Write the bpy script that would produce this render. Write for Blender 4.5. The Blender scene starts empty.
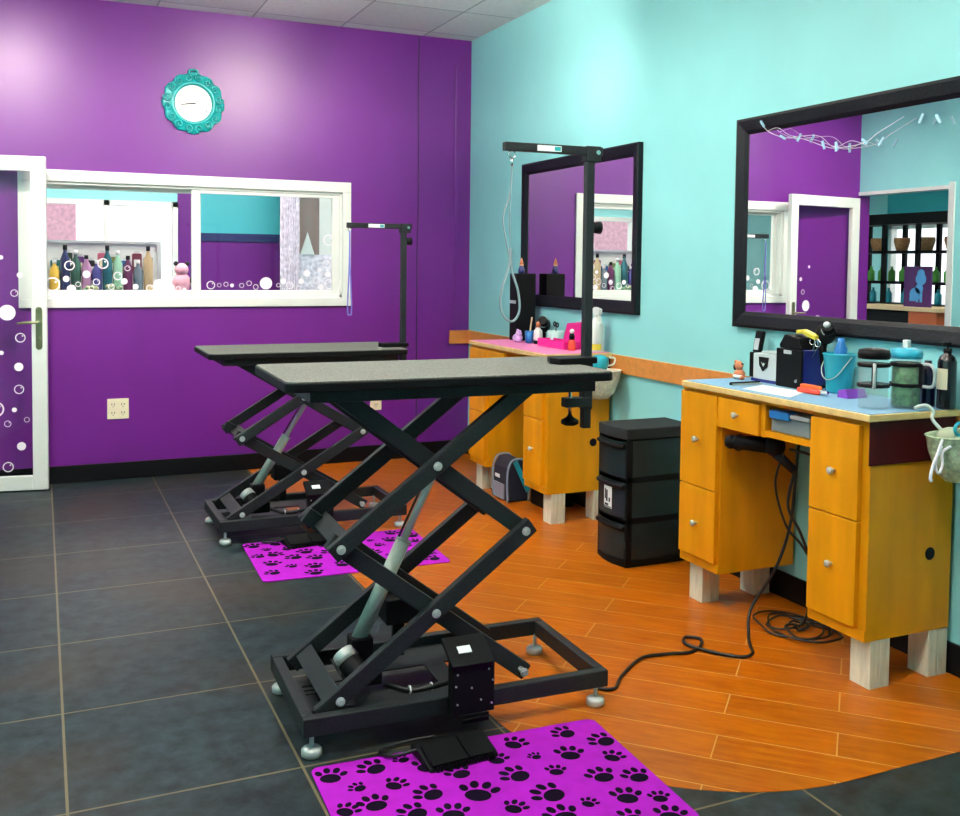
import bpy, bmesh, math, random
from mathutils import Vector, Matrix
random.seed(7)
C = bpy.context.scene.collection
PI = math.pi
sc = bpy.context.scene

# ------------------------------------------------------------------ materials
def lin(h):
    if isinstance(h, str):
        h = h.lstrip('#'); c = [int(h[i:i+2], 16)/255 for i in (0, 2, 4)]
    else:
        c = [v/255 for v in h]
    return [(v/12.92 if v <= .04045 else ((v+.055)/1.055)**2.4) for v in c]

def M(name, col, rough=.5, metal=0., spec=.5, noise=None, bump=None, coat=0., stretch=None, col2=None):
    m = bpy.data.materials.new(name); m.use_nodes = True
    nt = m.node_tree; b = nt.nodes['Principled BSDF']
    c = lin(col)
    b.inputs['Base Color'].default_value = (*c, 1)
    b.inputs['Roughness'].default_value = rough
    b.inputs['Metallic'].default_value = metal
    b.inputs['Specular IOR Level'].default_value = spec
    b.inputs['Coat Weight'].default_value = coat
    tc = None
    if noise or bump:
        tc = nt.nodes.new('ShaderNodeTexCoord'); mp = nt.nodes.new('ShaderNodeMapping')
        if stretch: mp.inputs['Scale'].default_value = stretch
        nt.links.new(tc.outputs['Object'], mp.inputs['Vector'])
    if noise:
        s, a = noise
        n = nt.nodes.new('ShaderNodeTexNoise'); n.inputs['Scale'].default_value = s; n.inputs['Detail'].default_value = 5
        nt.links.new(mp.outputs[0], n.inputs['Vector'])
        r = nt.nodes.new('ShaderNodeMapRange'); r.inputs['From Min'].default_value = .3; r.inputs['From Max'].default_value = .7
        nt.links.new(n.outputs['Fac'], r.inputs['Value'])
        mx = nt.nodes.new('ShaderNodeMix'); mx.data_type = 'RGBA'
        d = lin(col2) if col2 else [v*(1-a) for v in c]
        u = [min(1, v*(1+a)) for v in c] if not col2 else c
        mx.inputs[6].default_value = (*d, 1); mx.inputs[7].default_value = (*u, 1)
        nt.links.new(r.outputs[0], mx.inputs[0]); nt.links.new(mx.outputs[2], b.inputs['Base Color'])
    if bump:
        s, a = bump
        n = nt.nodes.new('ShaderNodeTexNoise'); n.inputs['Scale'].default_value = s
        nt.links.new(mp.outputs[0], n.inputs['Vector'])
        bp = nt.nodes.new('ShaderNodeBump'); bp.inputs['Strength'].default_value = a; bp.inputs['Distance'].default_value = .003
        nt.links.new(n.outputs['Fac'], bp.inputs['Height']); nt.links.new(bp.outputs[0], b.inputs['Normal'])
    return m

def emis(name, col, s):
    m = bpy.data.materials.new(name); m.use_nodes = True
    b = m.node_tree.nodes['Principled BSDF']
    b.inputs['Base Color'].default_value = (*lin(col), 1)
    b.inputs['Emission Color'].default_value = (*lin(col), 1); b.inputs['Emission Strength'].default_value = s
    return m

def glass(name, tint='#ffffff', rough=.02, refl=1.45, amount=1.):
    m = bpy.data.materials.new(name); m.use_nodes = True
    nt = m.node_tree; nt.nodes.remove(nt.nodes['Principled BSDF'])
    out = nt.nodes['Material Output']
    t = nt.nodes.new('ShaderNodeBsdfTransparent'); t.inputs[0].default_value = (*lin(tint), 1)
    g = nt.nodes.new('ShaderNodeBsdfGlossy'); g.inputs['Roughness'].default_value = rough
    f = nt.nodes.new('ShaderNodeFresnel'); f.inputs['IOR'].default_value = refl
    mx = nt.nodes.new('ShaderNodeMixShader')
    ge = nt.nodes.new('ShaderNodeNewGeometry'); iv = nt.nodes.new('ShaderNodeMath'); iv.operation = 'SUBTRACT'; iv.inputs[0].default_value = 1
    mu = nt.nodes.new('ShaderNodeMath'); mu.operation = 'MULTIPLY'
    nt.links.new(ge.outputs['Backfacing'], iv.inputs[1]); nt.links.new(iv.outputs[0], mu.inputs[0]); nt.links.new(f.outputs[0], mu.inputs[1])
    nt.links.new(mu.outputs[0], mx.inputs[0]); nt.links.new(t.outputs[0], mx.inputs[1]); nt.links.new(g.outputs[0], mx.inputs[2])
    nt.links.new(mx.outputs[0], out.inputs[0])
    return m

def smoky(name, tint, body, f):
    m = bpy.data.materials.new(name); m.use_nodes = True
    nt = m.node_tree; p = nt.nodes['Principled BSDF']; p.inputs['Base Color'].default_value = (*lin(body), 1); p.inputs['Roughness'].default_value = .25
    t = nt.nodes.new('ShaderNodeBsdfTransparent'); t.inputs[0].default_value = (*lin(tint), 1)
    mx = nt.nodes.new('ShaderNodeMixShader'); mx.inputs[0].default_value = f
    nt.links.new(t.outputs[0], mx.inputs[1]); nt.links.new(p.outputs[0], mx.inputs[2]); nt.links.new(mx.outputs[0], nt.nodes['Material Output'].inputs[0])
    return m

def grid_mat(name, sx, sy, ox, oy, rot, mortar, c_lo, c_hi, c_mortar, rough, nscale, brown=None, offset=0., w2=None, nstretch=None, spec=.5, bump=.1):
    """tiles laid in world metres (the floor and ceiling do not move)"""
    m = bpy.data.materials.new(name); m.use_nodes = True
    nt = m.node_tree; b = nt.nodes['Principled BSDF']; N = nt.nodes.new; L = nt.links.new
    tc = N('ShaderNodeTexCoord'); mp = N('ShaderNodeMapping'); mp.vector_type = 'POINT'
    mp.inputs['Location'].default_value = (ox, oy, 0); mp.inputs['Rotation'].default_value = (0, 0, rot)
    L(tc.outputs['Object'], mp.inputs['Vector'])
    br = N('ShaderNodeTexBrick'); br.offset = offset; br.offset_frequency = 2; br.squash = 1
    br.inputs['Scale'].default_value = 1; br.inputs['Brick Width'].default_value = sx; br.inputs['Row Height'].default_value = sy
    br.inputs['Mortar Size'].default_value = mortar; br.inputs['Mortar Smooth'].default_value = .1; br.inputs['Bias'].default_value = 0
    br.inputs['Color1'].default_value = (0, 0, 0, 1); br.inputs['Color2'].default_value = (1, 1, 1, 1); br.inputs['Mortar'].default_value = (.5, .5, .5, 1)
    L(mp.outputs[0], br.inputs['Vector'])
    mp2 = N('ShaderNodeMapping'); mp2.inputs['Scale'].default_value = nstretch or (1, 1, 1); L(mp.outputs[0], mp2.inputs['Vector'])
    n = N('ShaderNodeTexNoise'); n.inputs['Scale'].default_value = nscale; n.inputs['Detail'].default_value = 8; n.inputs['Roughness'].default_value = .65
    L(mp2.outputs[0], n.inputs['Vector'])
    r = N('ShaderNodeMapRange'); r.inputs['From Min'].default_value = .32; r.inputs['From Max'].default_value = .68
    L(n.outputs['Fac'], r.inputs['Value'])
    mx = N('ShaderNodeMix'); mx.data_type = 'RGBA'; mx.inputs[6].default_value = (*lin(c_lo), 1); mx.inputs[7].default_value = (*lin(c_hi), 1)
    L(r.outputs[0], mx.inputs[0]); last = mx.outputs[2]
    # every tile a little lighter or darker
    mt = N('ShaderNodeMix'); mt.data_type = 'RGBA'; mt.blend_type = 'MULTIPLY'; mt.inputs[0].default_value = 1
    mr = N('ShaderNodeMapRange'); mr.inputs['To Min'].default_value = .88; mr.inputs['To Max'].default_value = 1.1
    L(br.outputs['Color'], mr.inputs['Value']); L(last, mt.inputs[6]); L(mr.outputs[0], mt.inputs[7]); last = mt.outputs[2]
    if brown:
        n2 = N('ShaderNodeTexNoise'); n2.inputs['Scale'].default_value = 1.3; n2.inputs['Detail'].default_value = 6
        L(tc.outputs['Object'], n2.inputs['Vector'])
        r2 = N('ShaderNodeMapRange'); r2.inputs['From Min'].default_value = .46; r2.inputs['From Max'].default_value = .72; r2.inputs['To Max'].default_value = .75
        L(n2.outputs['Fac'], r2.inputs['Value'])
        m2 = N('ShaderNodeMix'); m2.data_type = 'RGBA'; m2.inputs[7].default_value = (*lin(brown), 1)
        L(r2.outputs[0], m2.inputs[0]); L(last, m2.inputs[6]); last = m2.outputs[2]
    m3 = N('ShaderNodeMix'); m3.data_type = 'RGBA'; m3.inputs[7].default_value = (*lin(c_mortar), 1)
    L(br.outputs['Fac'], m3.inputs[0]); L(last, m3.inputs[6]); L(m3.outputs[2], b.inputs['Base Color'])
    bp = N('ShaderNodeBump'); bp.inputs['Strength'].default_value = bump; bp.inputs['Distance'].default_value = .002
    L(n.outputs['Fac'], bp.inputs['Height']); L(bp.outputs[0], b.inputs['Normal'])
    b.inputs['Roughness'].default_value = rough; b.inputs['Specular IOR Level'].default_value = spec
    return m

PURPLE = M('purple_paint', '#661780', .38, spec=.5, noise=(3, .06), bump=(90, .06))
TEAL = M('aqua_paint', '#8fd5d7', .5, spec=.4, noise=(3, .03), bump=(90, .06))
TEALDEEP = M('deep_teal_paint', '#3fb3bd', .45)
NAVY = M('navy_trim', '#1d2a5e', .4)
WHITE = M('white_gloss', '#dde2de', .35, noise=(6, .03))
CREAM = M('cream_plastic', '#e9dfc0', .35)
BLACKBASE = M('black_baseboard', '#08080d', .5, spec=.2)
CEIL = grid_mat('ceiling_tiles', .613, .613, -.092, 0.09, 0, .006, '#d8dad8', '#e6e7e4', '#a9adad', .9, 40, bump=.3)
SLATE = grid_mat('slate_tiles', .612, .612, -.051, -.24, 0, .004, '#03090b', '#2b3c40', '#6d6248', .45, 13, brown='#3c3020', bump=.35, spec=.3)
PLANK = grid_mat('wood_look_planks', .92, .155, .03, -.065, PI/4, .0024, '#a04802', '#bc6602', '#c8934c', .36, 5, offset=.37, spec=.3, nstretch=(1.2, 9, 1), bump=.08)
STEEL = M('black_powder_coat', '#1d2224', .5, metal=.0, spec=.3, noise=(350, .8), bump=(300, .45))
BLACK = M('black_plastic', '#07080b', .55, spec=.18, noise=(60, .2))
BLACKMATTE = M('black_fabric', '#0d0e13', .8, noise=(120, .3), bump=(200, .4))
RUBBER = M('grey_textured_rubber', '#62635c', .8, noise=(190, .5), bump=(160, .8))
CHROME = M('chrome', '#d6d8d8', .14, metal=1.)
ALU = M('brushed_aluminium', '#a9b5ac', .5, metal=.35, noise=(80, .08))
GLASS = glass('clear_glass')
JARGLASS = smoky('carafe_glass', '#ffffff', '#e8f4f2', .09)
SMOKE = smoky('smoked_plastic', '#6d7b7e', '#303e40', .5)
MAPLE = M('maple_veneer', '#d68c06', .42, spec=.25, noise=(4, .14), stretch=(3, 3, .5))
MAPLETOP = M('laminate_edge', '#dcb878', .45, noise=(30, .1))
REDWOOD = M('maroon_panel', '#480f14', .5, spec=.15, noise=(8, .15))
RAILWOOD = M('orange_wood_rail', '#cf8440', .4, noise=(5, .12), stretch=(1, 6, 6))
POST = M('whitewashed_timber', '#dcd8c2', .75, noise=(14, .14), stretch=(4, 4, .6), bump=(40, .4))
BLUEMAT = M('blue_counter_mat', '#7fa9c8', .6, noise=(60, .06))
PINKMAT = M('pink_counter_mat', '#ec86bd', .6, noise=(40, .08))
MAGMAT = M('magenta_rubber_mat', '#a80cb4', .75, spec=.25, noise=(20, .1), bump=(200, .2))
PAW = M('black_print', '#12051c', .9, spec=.1)
FRAME = M('black_mirror_frame', '#070a12', .45, spec=.25, noise=(200, .6), bump=(140, .6))
MIRROR = M('mirror_silver', '#f3f6f5', .0, metal=1.)
CLOCKTEAL = M('turquoise_gloss', '#109a9c', .3)
FACE = M('clock_face_white', '#f1f1ee', .5)
GREY = M('pale_grey_print', '#7d8184', .6)
BRASS = M('aged_brass', '#8b8a6a', .3, metal=.8)
STICK = M('white_vinyl', '#f4eef6', .6)
MAG = M('magenta_plastic', '#e0208c', .35)
AQUA = M('turquoise_plastic', '#1f9fb2', .4, noise=(30, .05))
BLUE = M('blue_plastic', '#1d6fb4', .35)
NAVYPL = M('navy_plastic', '#1c1f6e', .3, coat=.3)
RED = M('red_orange_plastic', '#d8402a', .35)
PURP = M('purple_block', '#7a3fa8', .6, spec=.2)
PAPER = M('white_paper', '#f1f4f6', .7)
SILVER = M('silver_plastic', '#c9cfd0', .3, metal=.3)
DARKGLASS = M('dark_bottle', '#0b1030', .2, coat=.4)
LAV = M('lavender_plush', '#cfa9dc', .9, noise=(60, .12), bump=(90, .6))
MINT = M('mint_ceramic', '#bfe0dc', .35)
YEL = M('yellow_plastic', '#d9c43a', .4)
ORNG = M('terracotta_figure', '#c4754e', .6)
WOVEN = M('mint_mesh_weave', '#bfcfae', .7, noise=(70, .3), bump=(110, .8))
CLOTH = M('grey_green_cloth', '#b9bda2', .85, noise=(20, .12))
HERB = M('dark_green_leaves', '#63a566', .6, noise=(45, .5), col2='#0f4a1c')
CORD = M('black_rubber_cord', '#0c0c0e', .45)
ZINC = M('zinc_bolt', '#c3c8c6', .4, metal=.45)
BEIGEW = M('beige_mesh_weave', '#d8d0b8', .7, noise=(70, .2), bump=(110, .8))
CABLE = M('grey_coated_cable', '#8b9ca2', .35)
LILACC = M('lilac_loop', '#7b77c8', .5)
BRICKP = M('pink_brick', '#e2a9b8', .8, noise=(20, .2))
BROWN = M('brown_board', '#8d7a74', .7)
LILAC = M('lilac_lace', '#dcd9ea', .8, noise=(26, .3), bump=(60, .8))
PLANT = M('leaf_green', '#4aa03a', .6)
WICK = M('wicker', '#b98a5a', .7, noise=(60, .3))
COUNTER = M('orange_counter_wood', '#b5562a', .45)
PALEWOOD = M('pale_counter_top', '#d8bf95', .5)
SKYBLUE = M('poodle_blue', '#4f9fdc', .6)
DEEPURP = M('poster_purple', '#4a1460', .6)
GROUND = M('pale_concrete', '#b9b8b2', .9)
DIFF = emis('lamp_diffuser', '#fff6ec', 18.)
SHOPDIFF = emis('shop_lamp_diffuser', '#fff6ec', 15.)
UPFILL = emis('added_uplight', '#fff6ec', 38.)  # upward glow added to lighten the ceiling
TIE = M('white_tie', '#e8ecec', .5)

# ------------------------------------------------------------------ mesh builder
class MB:
    def __init__(s): s.v = []; s.f = []; s.m = []; s.s = []
    def add(s, vs, fs, m=0, sm=False):
        o = len(s.v); s.v += [tuple(v) for v in vs]
        for i, f in enumerate(fs):
            s.f.append([o+k for k in f]); s.m.append(m); s.s.append(sm[i] if isinstance(sm, list) else sm)
        return s
    def box(s, x0, x1, y0, y1, z0, z1, m=0):
        v = [(x, y, z) for z in (z0, z1) for y in (y0, y1) for x in (x0, x1)]
        return s.add(v, [(0, 2, 3, 1), (4, 5, 7, 6), (0, 1, 5, 4), (2, 6, 7, 3), (0, 4, 6, 2), (1, 3, 7, 5)], m)
    def obox(s, c, ax, ay, az, hx, hy, hz, m=0):
        c = Vector(c); v = [c+ax*(hx*i)+ay*(hy*j)+az*(hz*k) for k in (-1, 1) for j in (-1, 1) for i in (-1, 1)]
        return s.add(v, [(0, 2, 3, 1), (4, 5, 7, 6), (0, 1, 5, 4), (2, 6, 7, 3), (0, 4, 6, 2), (1, 3, 7, 5)], m)
    def bar(s, p0, p1, side, w, h, ext=0., m=0):
        """a bar from p0 to p1, w thick along side, h thick across"""
        p0, p1 = Vector(p0), Vector(p1); d = (p1-p0); l = d.length; d.normalize(); side = Vector(side).normalized()
        n = d.cross(side).normalized()
        return s.obox((p0+p1)/2, d, side, n, l/2+ext, w/2, h/2, m)
    def cyl(s, p0, p1, r0, r1=None, n=16, m=0, sm=True):
        r1 = r0 if r1 is None else r1
        p0, p1 = Vector(p0), Vector(p1); d = (p1-p0).normalized()
        a = d.orthogonal().normalized(); b = d.cross(a)
        v = [p+(a*math.cos(2*PI*k/n)+b*math.sin(2*PI*k/n))*r for p, r in ((p0, r0), (p1, r1)) for k in range(n)]
        f = [(k, (k+1) % n, n+(k+1) % n, n+k) for k in range(n)]
        return s.add(v, f+[tuple(range(n))[::-1], tuple(range(n, 2*n))], m, [sm]*n+[False, False])
    def tube(s, pts, r, n=8, closed=False, m=0):
        P = [Vector(p) for p in pts]; N = len(P); v = []; a = None
        rr = r if isinstance(r, list) else [r]*N
        for i in range(N):
            t = (P[(i+1) % N]-P[i-1]) if closed else (P[min(i+1, N-1)]-P[max(i-1, 0)])
            t.normalize()
            if a is None: a = t.orthogonal().normalized()
            else:
                a = a-t*a.dot(t)
                a = a.normalized() if a.length > 1e-6 else t.orthogonal().normalized()
            b = t.cross(a)
            v += [P[i]+(a*math.cos(2*PI*k/n)+b*math.sin(2*PI*k/n))*rr[i] for k in range(n)]
        f = []
        for i in range(N if closed else N-1):
            j = (i+1) % N
            f += [(i*n+k, i*n+(k+1) % n, j*n+(k+1) % n, j*n+k) for k in range(n)]
        sm = [True]*len(f)
        if not closed: f += [tuple(range(n))[::-1], tuple(range((N-1)*n, N*n))]; sm += [False, False]
        return s.add(v, f, m, sm)
    def lathe(s, prof, c=(0, 0, 0), n=20, m=0, sm=True, sx=1., sy=1.):
        v = []; N = len(prof); c = Vector(c)
        for r, z in prof:
            v += [c+Vector((r*sx*math.cos(2*PI*k/n), r*sy*math.sin(2*PI*k/n), z)) for k in range(n)]
        f = [(i*n+k, i*n+(k+1) % n, (i+1)*n+(k+1) % n, (i+1)*n+k) for i in range(N-1) for k in range(n)]
        smf = [sm]*len(f)
        loop = prof[0] == prof[-1]
        if prof[0][0] > 1e-5 and not loop: f.append(tuple(range(n))[::-1]); smf.append(False)
        if prof[-1][0] > 1e-5 and not loop: f.append(tuple(range((N-1)*n, N*n))); smf.append(False)
        return s.add(v, f, m, smf)
    def prism(s, poly, a0, a1, plane='xy', m=0):
        def P(u, w, a):
            return (u, w, a) if plane == 'xy' else (u, a, w) if plane == 'xz' else (a, u, w)
        n = len(poly)
        v = [P(u, w, a0) for u, w in poly]+[P(u, w, a1) for u, w in poly]
        f = [tuple(range(n))[::-1], tuple(range(n, 2*n))]+[(k, (k+1) % n, n+(k+1) % n, n+k) for k in range(n)]
        return s.add(v, f, m)
    def ball(s, c, rx, ry=None, rz=None, nu=14, nv=9, m=0):
        ry = ry or rx; rz = rz or rx
        prof = [(math.sin(PI*i/nv), -math.cos(PI*i/nv)*rz) for i in range(nv+1)]
        prof = [(max(r, 1e-4)*1., z) for r, z in prof]
        return s.lathe(prof, c, nu, m, True, rx, ry)
    def ring(s, c, R, r, normal='y', n=24, k=6, m=0):
        c = Vector(c); pts = []
        for i in range(n):
            a = 2*PI*i/n; u, w = math.cos(a)*R, math.sin(a)*R
            pts.append(c+(Vector((u, 0, w)) if normal == 'y' else Vector((0, u, w)) if normal == 'x' else Vector((u, w, 0))))
        return s.tube(pts, r, k, True, m)
    def build(s, name, mats, parent=None, bevel=0., seg=2, fix=True):
        me = bpy.data.meshes.new(name); me.from_pydata(s.v, [], s.f)
        mats = mats if isinstance(mats, (list, tuple)) else [mats]
        for m in mats: me.materials.append(m)
        me.polygons.foreach_set('material_index', s.m); me.polygons.foreach_set('use_smooth', s.s)
        if fix:
            bm = bmesh.new(); bm.from_mesh(me); bmesh.ops.recalc_face_normals(bm, faces=bm.faces); bm.to_mesh(me); bm.free()
        me.update()
        o = bpy.data.objects.new(name, me); C.objects.link(o)
        if parent: o.parent = parent
        if bevel:
            b = o.modifiers.new('bevel', 'BEVEL'); b.width = bevel; b.segments = seg; b.limit_method = 'ANGLE'; b.angle_limit = math.radians(40)
        return o

def tag(o, label, cat, group=None):
    o['label'] = label; o['category'] = cat
    if group: o['group'] = group
    return o
def thing(name, label, cat, loc=(0, 0, 0), rz=0, group=None):
    o = bpy.data.objects.new(name, None); C.objects.link(o); o.empty_display_size = .05
    o.location = loc; o.rotation_euler = (0, 0, rz)
    return tag(o, label, cat, group)
def solo(mb, name, mats, label, cat, loc=(0, 0, 0), rz=0, group=None, **k):
    o = mb.build(name, mats, None, **k); o.location = loc; o.rotation_euler = (0, 0, rz)
    return tag(o, label, cat, group)
def struct(mb, name, mats, parent=None, **k):
    o = mb.build(name, mats, parent, **k)
    if parent is None: o['kind'] = 'structure'
    return o
def dup(root, loc, rz=None, label=None):
    r = root.copy(); C.objects.link(r); r.location = loc
    if rz is not None: r.rotation_euler = (0, 0, rz)
    if label: r['label'] = label
    for ch in list(root.children):
        c = ch.copy(); C.objects.link(c); c.parent = r
        for g in list(ch.children):
            d = g.copy(); C.objects.link(d); d.parent = c
    return r
def spline(pts, n=8, closed=False):
    P = [Vector(p) for p in pts]; out = []; N = len(P)
    for i in range(N if closed else N-1):
        a, b, c, d = (P[(i-1) % N], P[i], P[(i+1) % N], P[(i+2) % N]) if closed else (P[max(i-1, 0)], P[i], P[i+1], P[min(i+2, N-1)])
        for k in range(n):
            t = k/n
            out.append(.5*((2*b)+(c-a)*t+(2*a-5*b+4*c-d)*t*t+(3*b-a-3*c+d)*t**3))
    if not closed: out.append(P[-1])
    return out
def text_mesh(body, size, name, mat, parent, loc, rot, extrude=.0004):
    cu = bpy.data.curves.new(name, 'FONT'); cu.body = body; cu.size = size; cu.extrude = extrude; cu.align_x = 'CENTER'; cu.align_y = 'CENTER'
    t = bpy.data.objects.new(name+'_src', cu); C.objects.link(t)
    dg = bpy.context.evaluated_depsgraph_get(); me = bpy.data.meshes.new_from_object(t.evaluated_get(dg))
    bpy.data.objects.remove(t)
    me.materials.clear(); me.materials.append(mat)
    me.transform(Matrix.Translation(loc) @ rot)
    return me

# ------------------------------------------------------------------ room constants (metres; the camera stands at x=0 y=0)
W, D, H = 2.924, 6.788, 3.066
XL = -.912

# ------------------------------------------------------------------ setting
b = MB(); b.box(-4.6, 3.05, -1.8, 10.1, -.1, 0, 0)
R = .75; cx, cy = 1.285+R, 2.03+R
poly = [(2.9235, 2.03), (2.9235, 6.7875), (1.285, 6.7875)]
for k in range(0, 17):
    a = PI+PI/2*k/16; poly.append((cx+R*math.cos(a), cy+R*math.sin(a)))
b.prism(poly, 0, .0012, 'xy', 1)
floor = struct(b, 'floor', [SLATE, PLANK])
b = MB(); b.box(-4.6, 3.05, -1.8, 10.1, H, H+.1); struct(b, 'ceiling', CEIL)

# purple wall with the sliding window opening
wx0, wx1, wz0, wz1 = -.055, 1.955, 1.165, 1.925
b = MB()
b.box(-1.035, wx0, D, D+.12, 0, H); b.box(wx1, W, D, D+.12, 0, H); b.box(wx0, wx1, D, D+.12, 0, wz0); b.box(wx0, wx1, D, D+.12, wz1, H)
struct(b, 'wall_back', PURPLE)
b = MB(); b.box(W, W+.12, -1.8, 10.0, 0, H); struct(b, 'wall_right', TEAL)
b = MB()
b.box(XL-.12, XL, -1.8, 5.82, 0, H); b.box(XL-.12, XL, 5.82, D, 2.075, H)
struct(b, 'wall_left', TEAL)
b = MB(); b.box(XL-.12, W+.12, -1.92, -1.8, 0, H); struct(b, 'wall_rear', TEAL)
b = MB()
b.box(XL, XL+.012, 5.765, 5.82, 0, 2.13); b.box(XL, XL+.012, 5.82, D, 2.075, 2.105); b.box(XL-.12, XL, 5.808, 5.82+.012, 0, 2.075)
struct(b, 'trim_1', WHITE)
b = MB(); b.box(XL+.001, W-.014, D-.014, D, 0, .11); struct(b, 'baseboard_back', BLACKBASE, bevel=.003)
b = MB(); b.box(W-.014, W, -1.8, D, 0, .11); struct(b, 'baseboard_right', BLACKBASE, bevel=.003)
# wooden rail round the corner
b = MB(); b.box(2.765, W-.02, D-.02, D, .832, .930); b.box(W-.02, W, 2.42, D, .832, .930); struct(b, 'trim_2', RAILWOOD, bevel=.003)

# window_1: casing, two sashes, panes with bubble film
b = MB()
ox0, ox1, oz0, oz1 = -.125, 2.005, 1.118, 1.985
b.box(ox0, ox1, D-.022, D, wz1-.012, oz1); b.box(ox0, ox1, D-.022, D, oz0, wz0+.012)
b.box(ox0, wx0+.012, D-.022, D, wz0+.012, wz1-.012); b.box(wx1-.012, ox1, D-.022, D, wz0+.012, wz1-.012)
for (x0, x1, z0, z1) in ((wx0, wx1, wz1-.03, wz1), (wx0, wx1, wz0, wz0+.035), (wx0, wx0+.03, wz0, wz1), (wx1-.03, wx1, wz0, wz1)):
    b.box(x0, x1, D, D+.12, z0, z1)
win = struct(b, 'window_1', WHITE, bevel=.004)
def sash(x0, x1, y, sw):
    b = MB(); z0, z1 = wz0+.03, wz1-.025
    b.box(x0, x0+sw, y, y+.03, z0, z1); b.box(x1-sw, x1, y, y+.03, z0, z1); b.box(x0+sw, x1-sw, y, y+.03, z0, z0+.032); b.box(x0+sw, x1-sw, y, y+.03, z1-.028, z1)
    b.build('window_sash', WHITE, win, bevel=.003)
    b = MB(); b.box(x0+sw, x1-sw, y+.012, y+.016, z0+.03, z1-.026); b.build('window_pane', GLASS, win)
sash(-.03, .985, D+.055, .04); sash(.92, 1.93, D+.012, .052)
def bubble(b, x, z, r, kind, y, t=.0012, axis='y'):
    n = 20
    if kind == 'disc':
        b.cyl((x, y, z), (x, y-t, z), r, None, n)
    else:
        ri = r*.8
        v = [(x+q*math.cos(2*PI*k/n), yy, z+q*math.sin(2*PI*k/n)) for yy in (y, y-t) for q in (r, ri) for k in range(n)]
        f = []
        for k in range(n):
            j = (k+1) % n
            f += [(k, j, n+j, n+k), (2*n+k, 2*n+j, 3*n+j, 3*n+k), (k, j, 2*n+j, 2*n+k), (n+k, n+j, 3*n+j, 3*n+k)]
        b.add(v, f)
        if r > .018: b.cyl((x+r*.4, y, z+r*.35), (x+r*.4, y-t, z+r*.35), r*.16, None, 8)
bl = MB()
for x, z, r, k in ((.07, 1.265, .05, 'r'), (.17, 1.385, .035, 'r'), (.15, 1.3, .022, 'd'), (.22, 1.265, .018, 'r'), (.27, 1.33, .026, 'd'), (.18, 1.235, .03, 'd'), (.33, 1.28, .024, 'r'),
                  (.37, 1.40, .038, 'r'), (.30, 1.24, .016, 'r'), (.42, 1.25, .022, 'r'), (.46, 1.32, .03, 'r'), (.52, 1.37, .02, 'r'), (.5, 1.285, .022, 'd'), (.57, 1.25, .02, 'd'),
                  (.66, 1.24, .026, 'r'), (.72, 1.265, .04, 'd'), (.79, 1.245, .028, 'd'), (.84, 1.235, .02, 'r'), (.88, 1.232, .012, 'd')):
    bubble(bl, x, z, r*.9, 'disc' if k == 'd' else 'ring', D+.066)
bl.build('bubble_stickers', STICK, win)
bl = MB()
for x, z, r, k in ((1.045, 1.262, .028, 'r'), (1.10, 1.262, .014, 'r'), (1.145, 1.268, .016, 'r'), (1.185, 1.26, .013, 'd'), (1.25, 1.26, .016, 'r'), (1.30, 1.275, .018, 'r'), (1.345, 1.25, .018, 'r'),
                  (1.415, 1.275, .042, 'd'), (1.50, 1.262, .014, 'r'), (1.535, 1.29, .019, 'd'), (1.58, 1.262, .026, 'r'), (1.66, 1.29, .02, 'd'), (1.72, 1.265, .018, 'r'), (1.70, 1.345, .024, 'd'),
                  (1.77, 1.295, .026, 'r'), (1.80, 1.25, .022, 'd'), (1.84, 1.41, .03, 'r'), (1.79, 1.37, .014, 'd'), (1.82, 1.33, .022, 'r'), (1.86, 1.27, .036, 'r'), (1.85, 1.34, .02, 'd'), (1.855, 1.58, .04, 'r'),
                  (1.64, 1.24, .018, 'r')):
    bubble(bl, x, z, r, 'disc' if k == 'd' else 'ring', D+.023)
bl.build('bubble_stickers', STICK, win)

# door_1: white framed glass door folded back against the purple wall
dl = math.hypot(.035+.855, 6.742-6.607); da = math.atan2(6.607-6.742, .89)
door = bpy.data.objects.new('door_1', None); C.objects.link(door); door.location = (-.855, 6.742, 0); door.rotation_euler = (0, 0, da); door['kind'] = 'structure'
b = MB(); t = .021
b.box(0, .1, -t, t, .008, 2.045); b.box(dl-.086, dl, -t, t, .008, 2.045); b.box(.1, dl-.086, -t, t, .008, .095); b.box(.1, dl-.086, -t, t, 1.955, 2.045)
b.build('door_frame', WHITE, door, bevel=.004)
b = MB(); b.box(.1, dl-.086, -.003, .003, .095, 1.955); b.build('door_pane', GLASS, door)
bl = MB()
def dx(px): return min(dl-.108, dl+(px-49)*.0069+.05)
for px, py, k, r in ((6.5, 258.5, 'd', .014), (21.5, 275.5, 'd', .018), (17, 293, 'r', .023), (11, 312, 'd', .05), (21.5, 336.5, 'r', .031), (6, 351, 'd', .014), (20, 365, 'd', .027), (1.5, 377, 'd', .022),
                     (20, 387, 'r', .03), (1, 406, 'r', .05), (16, 407, 'd', .015), (10.5, 420.5, 'r', .021), (27, 417, 'r', .017), (21.5, 443, 'd', .027), (10.5, 463, 'r', .033), (-6, 438, 'd', .02), (-12, 330, 'r', .03),
                     (-14, 455, 'd', .03), (-22, 410, 'r', .04)):
    z = 1.42-(py-262)*.00625-.01
    bubble(bl, dx(px)-.012, z, r*.95, 'disc' if k == 'd' else 'ring', -.0032)
bl.build('bubble_stickers', STICK, door)
hb = MB(); hb.box(dl-.062, dl-.024, -t-.006, -t, .89, 1.115)
for z in (.89, 1.115): hb.cyl((dl-.043, -t, z), (dl-.043, -t-.006, z), .019, None, 16)
hb.cyl((dl-.043, -t-.006, 1.04), (dl-.043, -t-.045, 1.04), .009, None, 10); hb.cyl((dl-.043, -t-.04, 1.04), (dl-.16, -t-.04, 1.035), .008, .006, 10)
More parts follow.
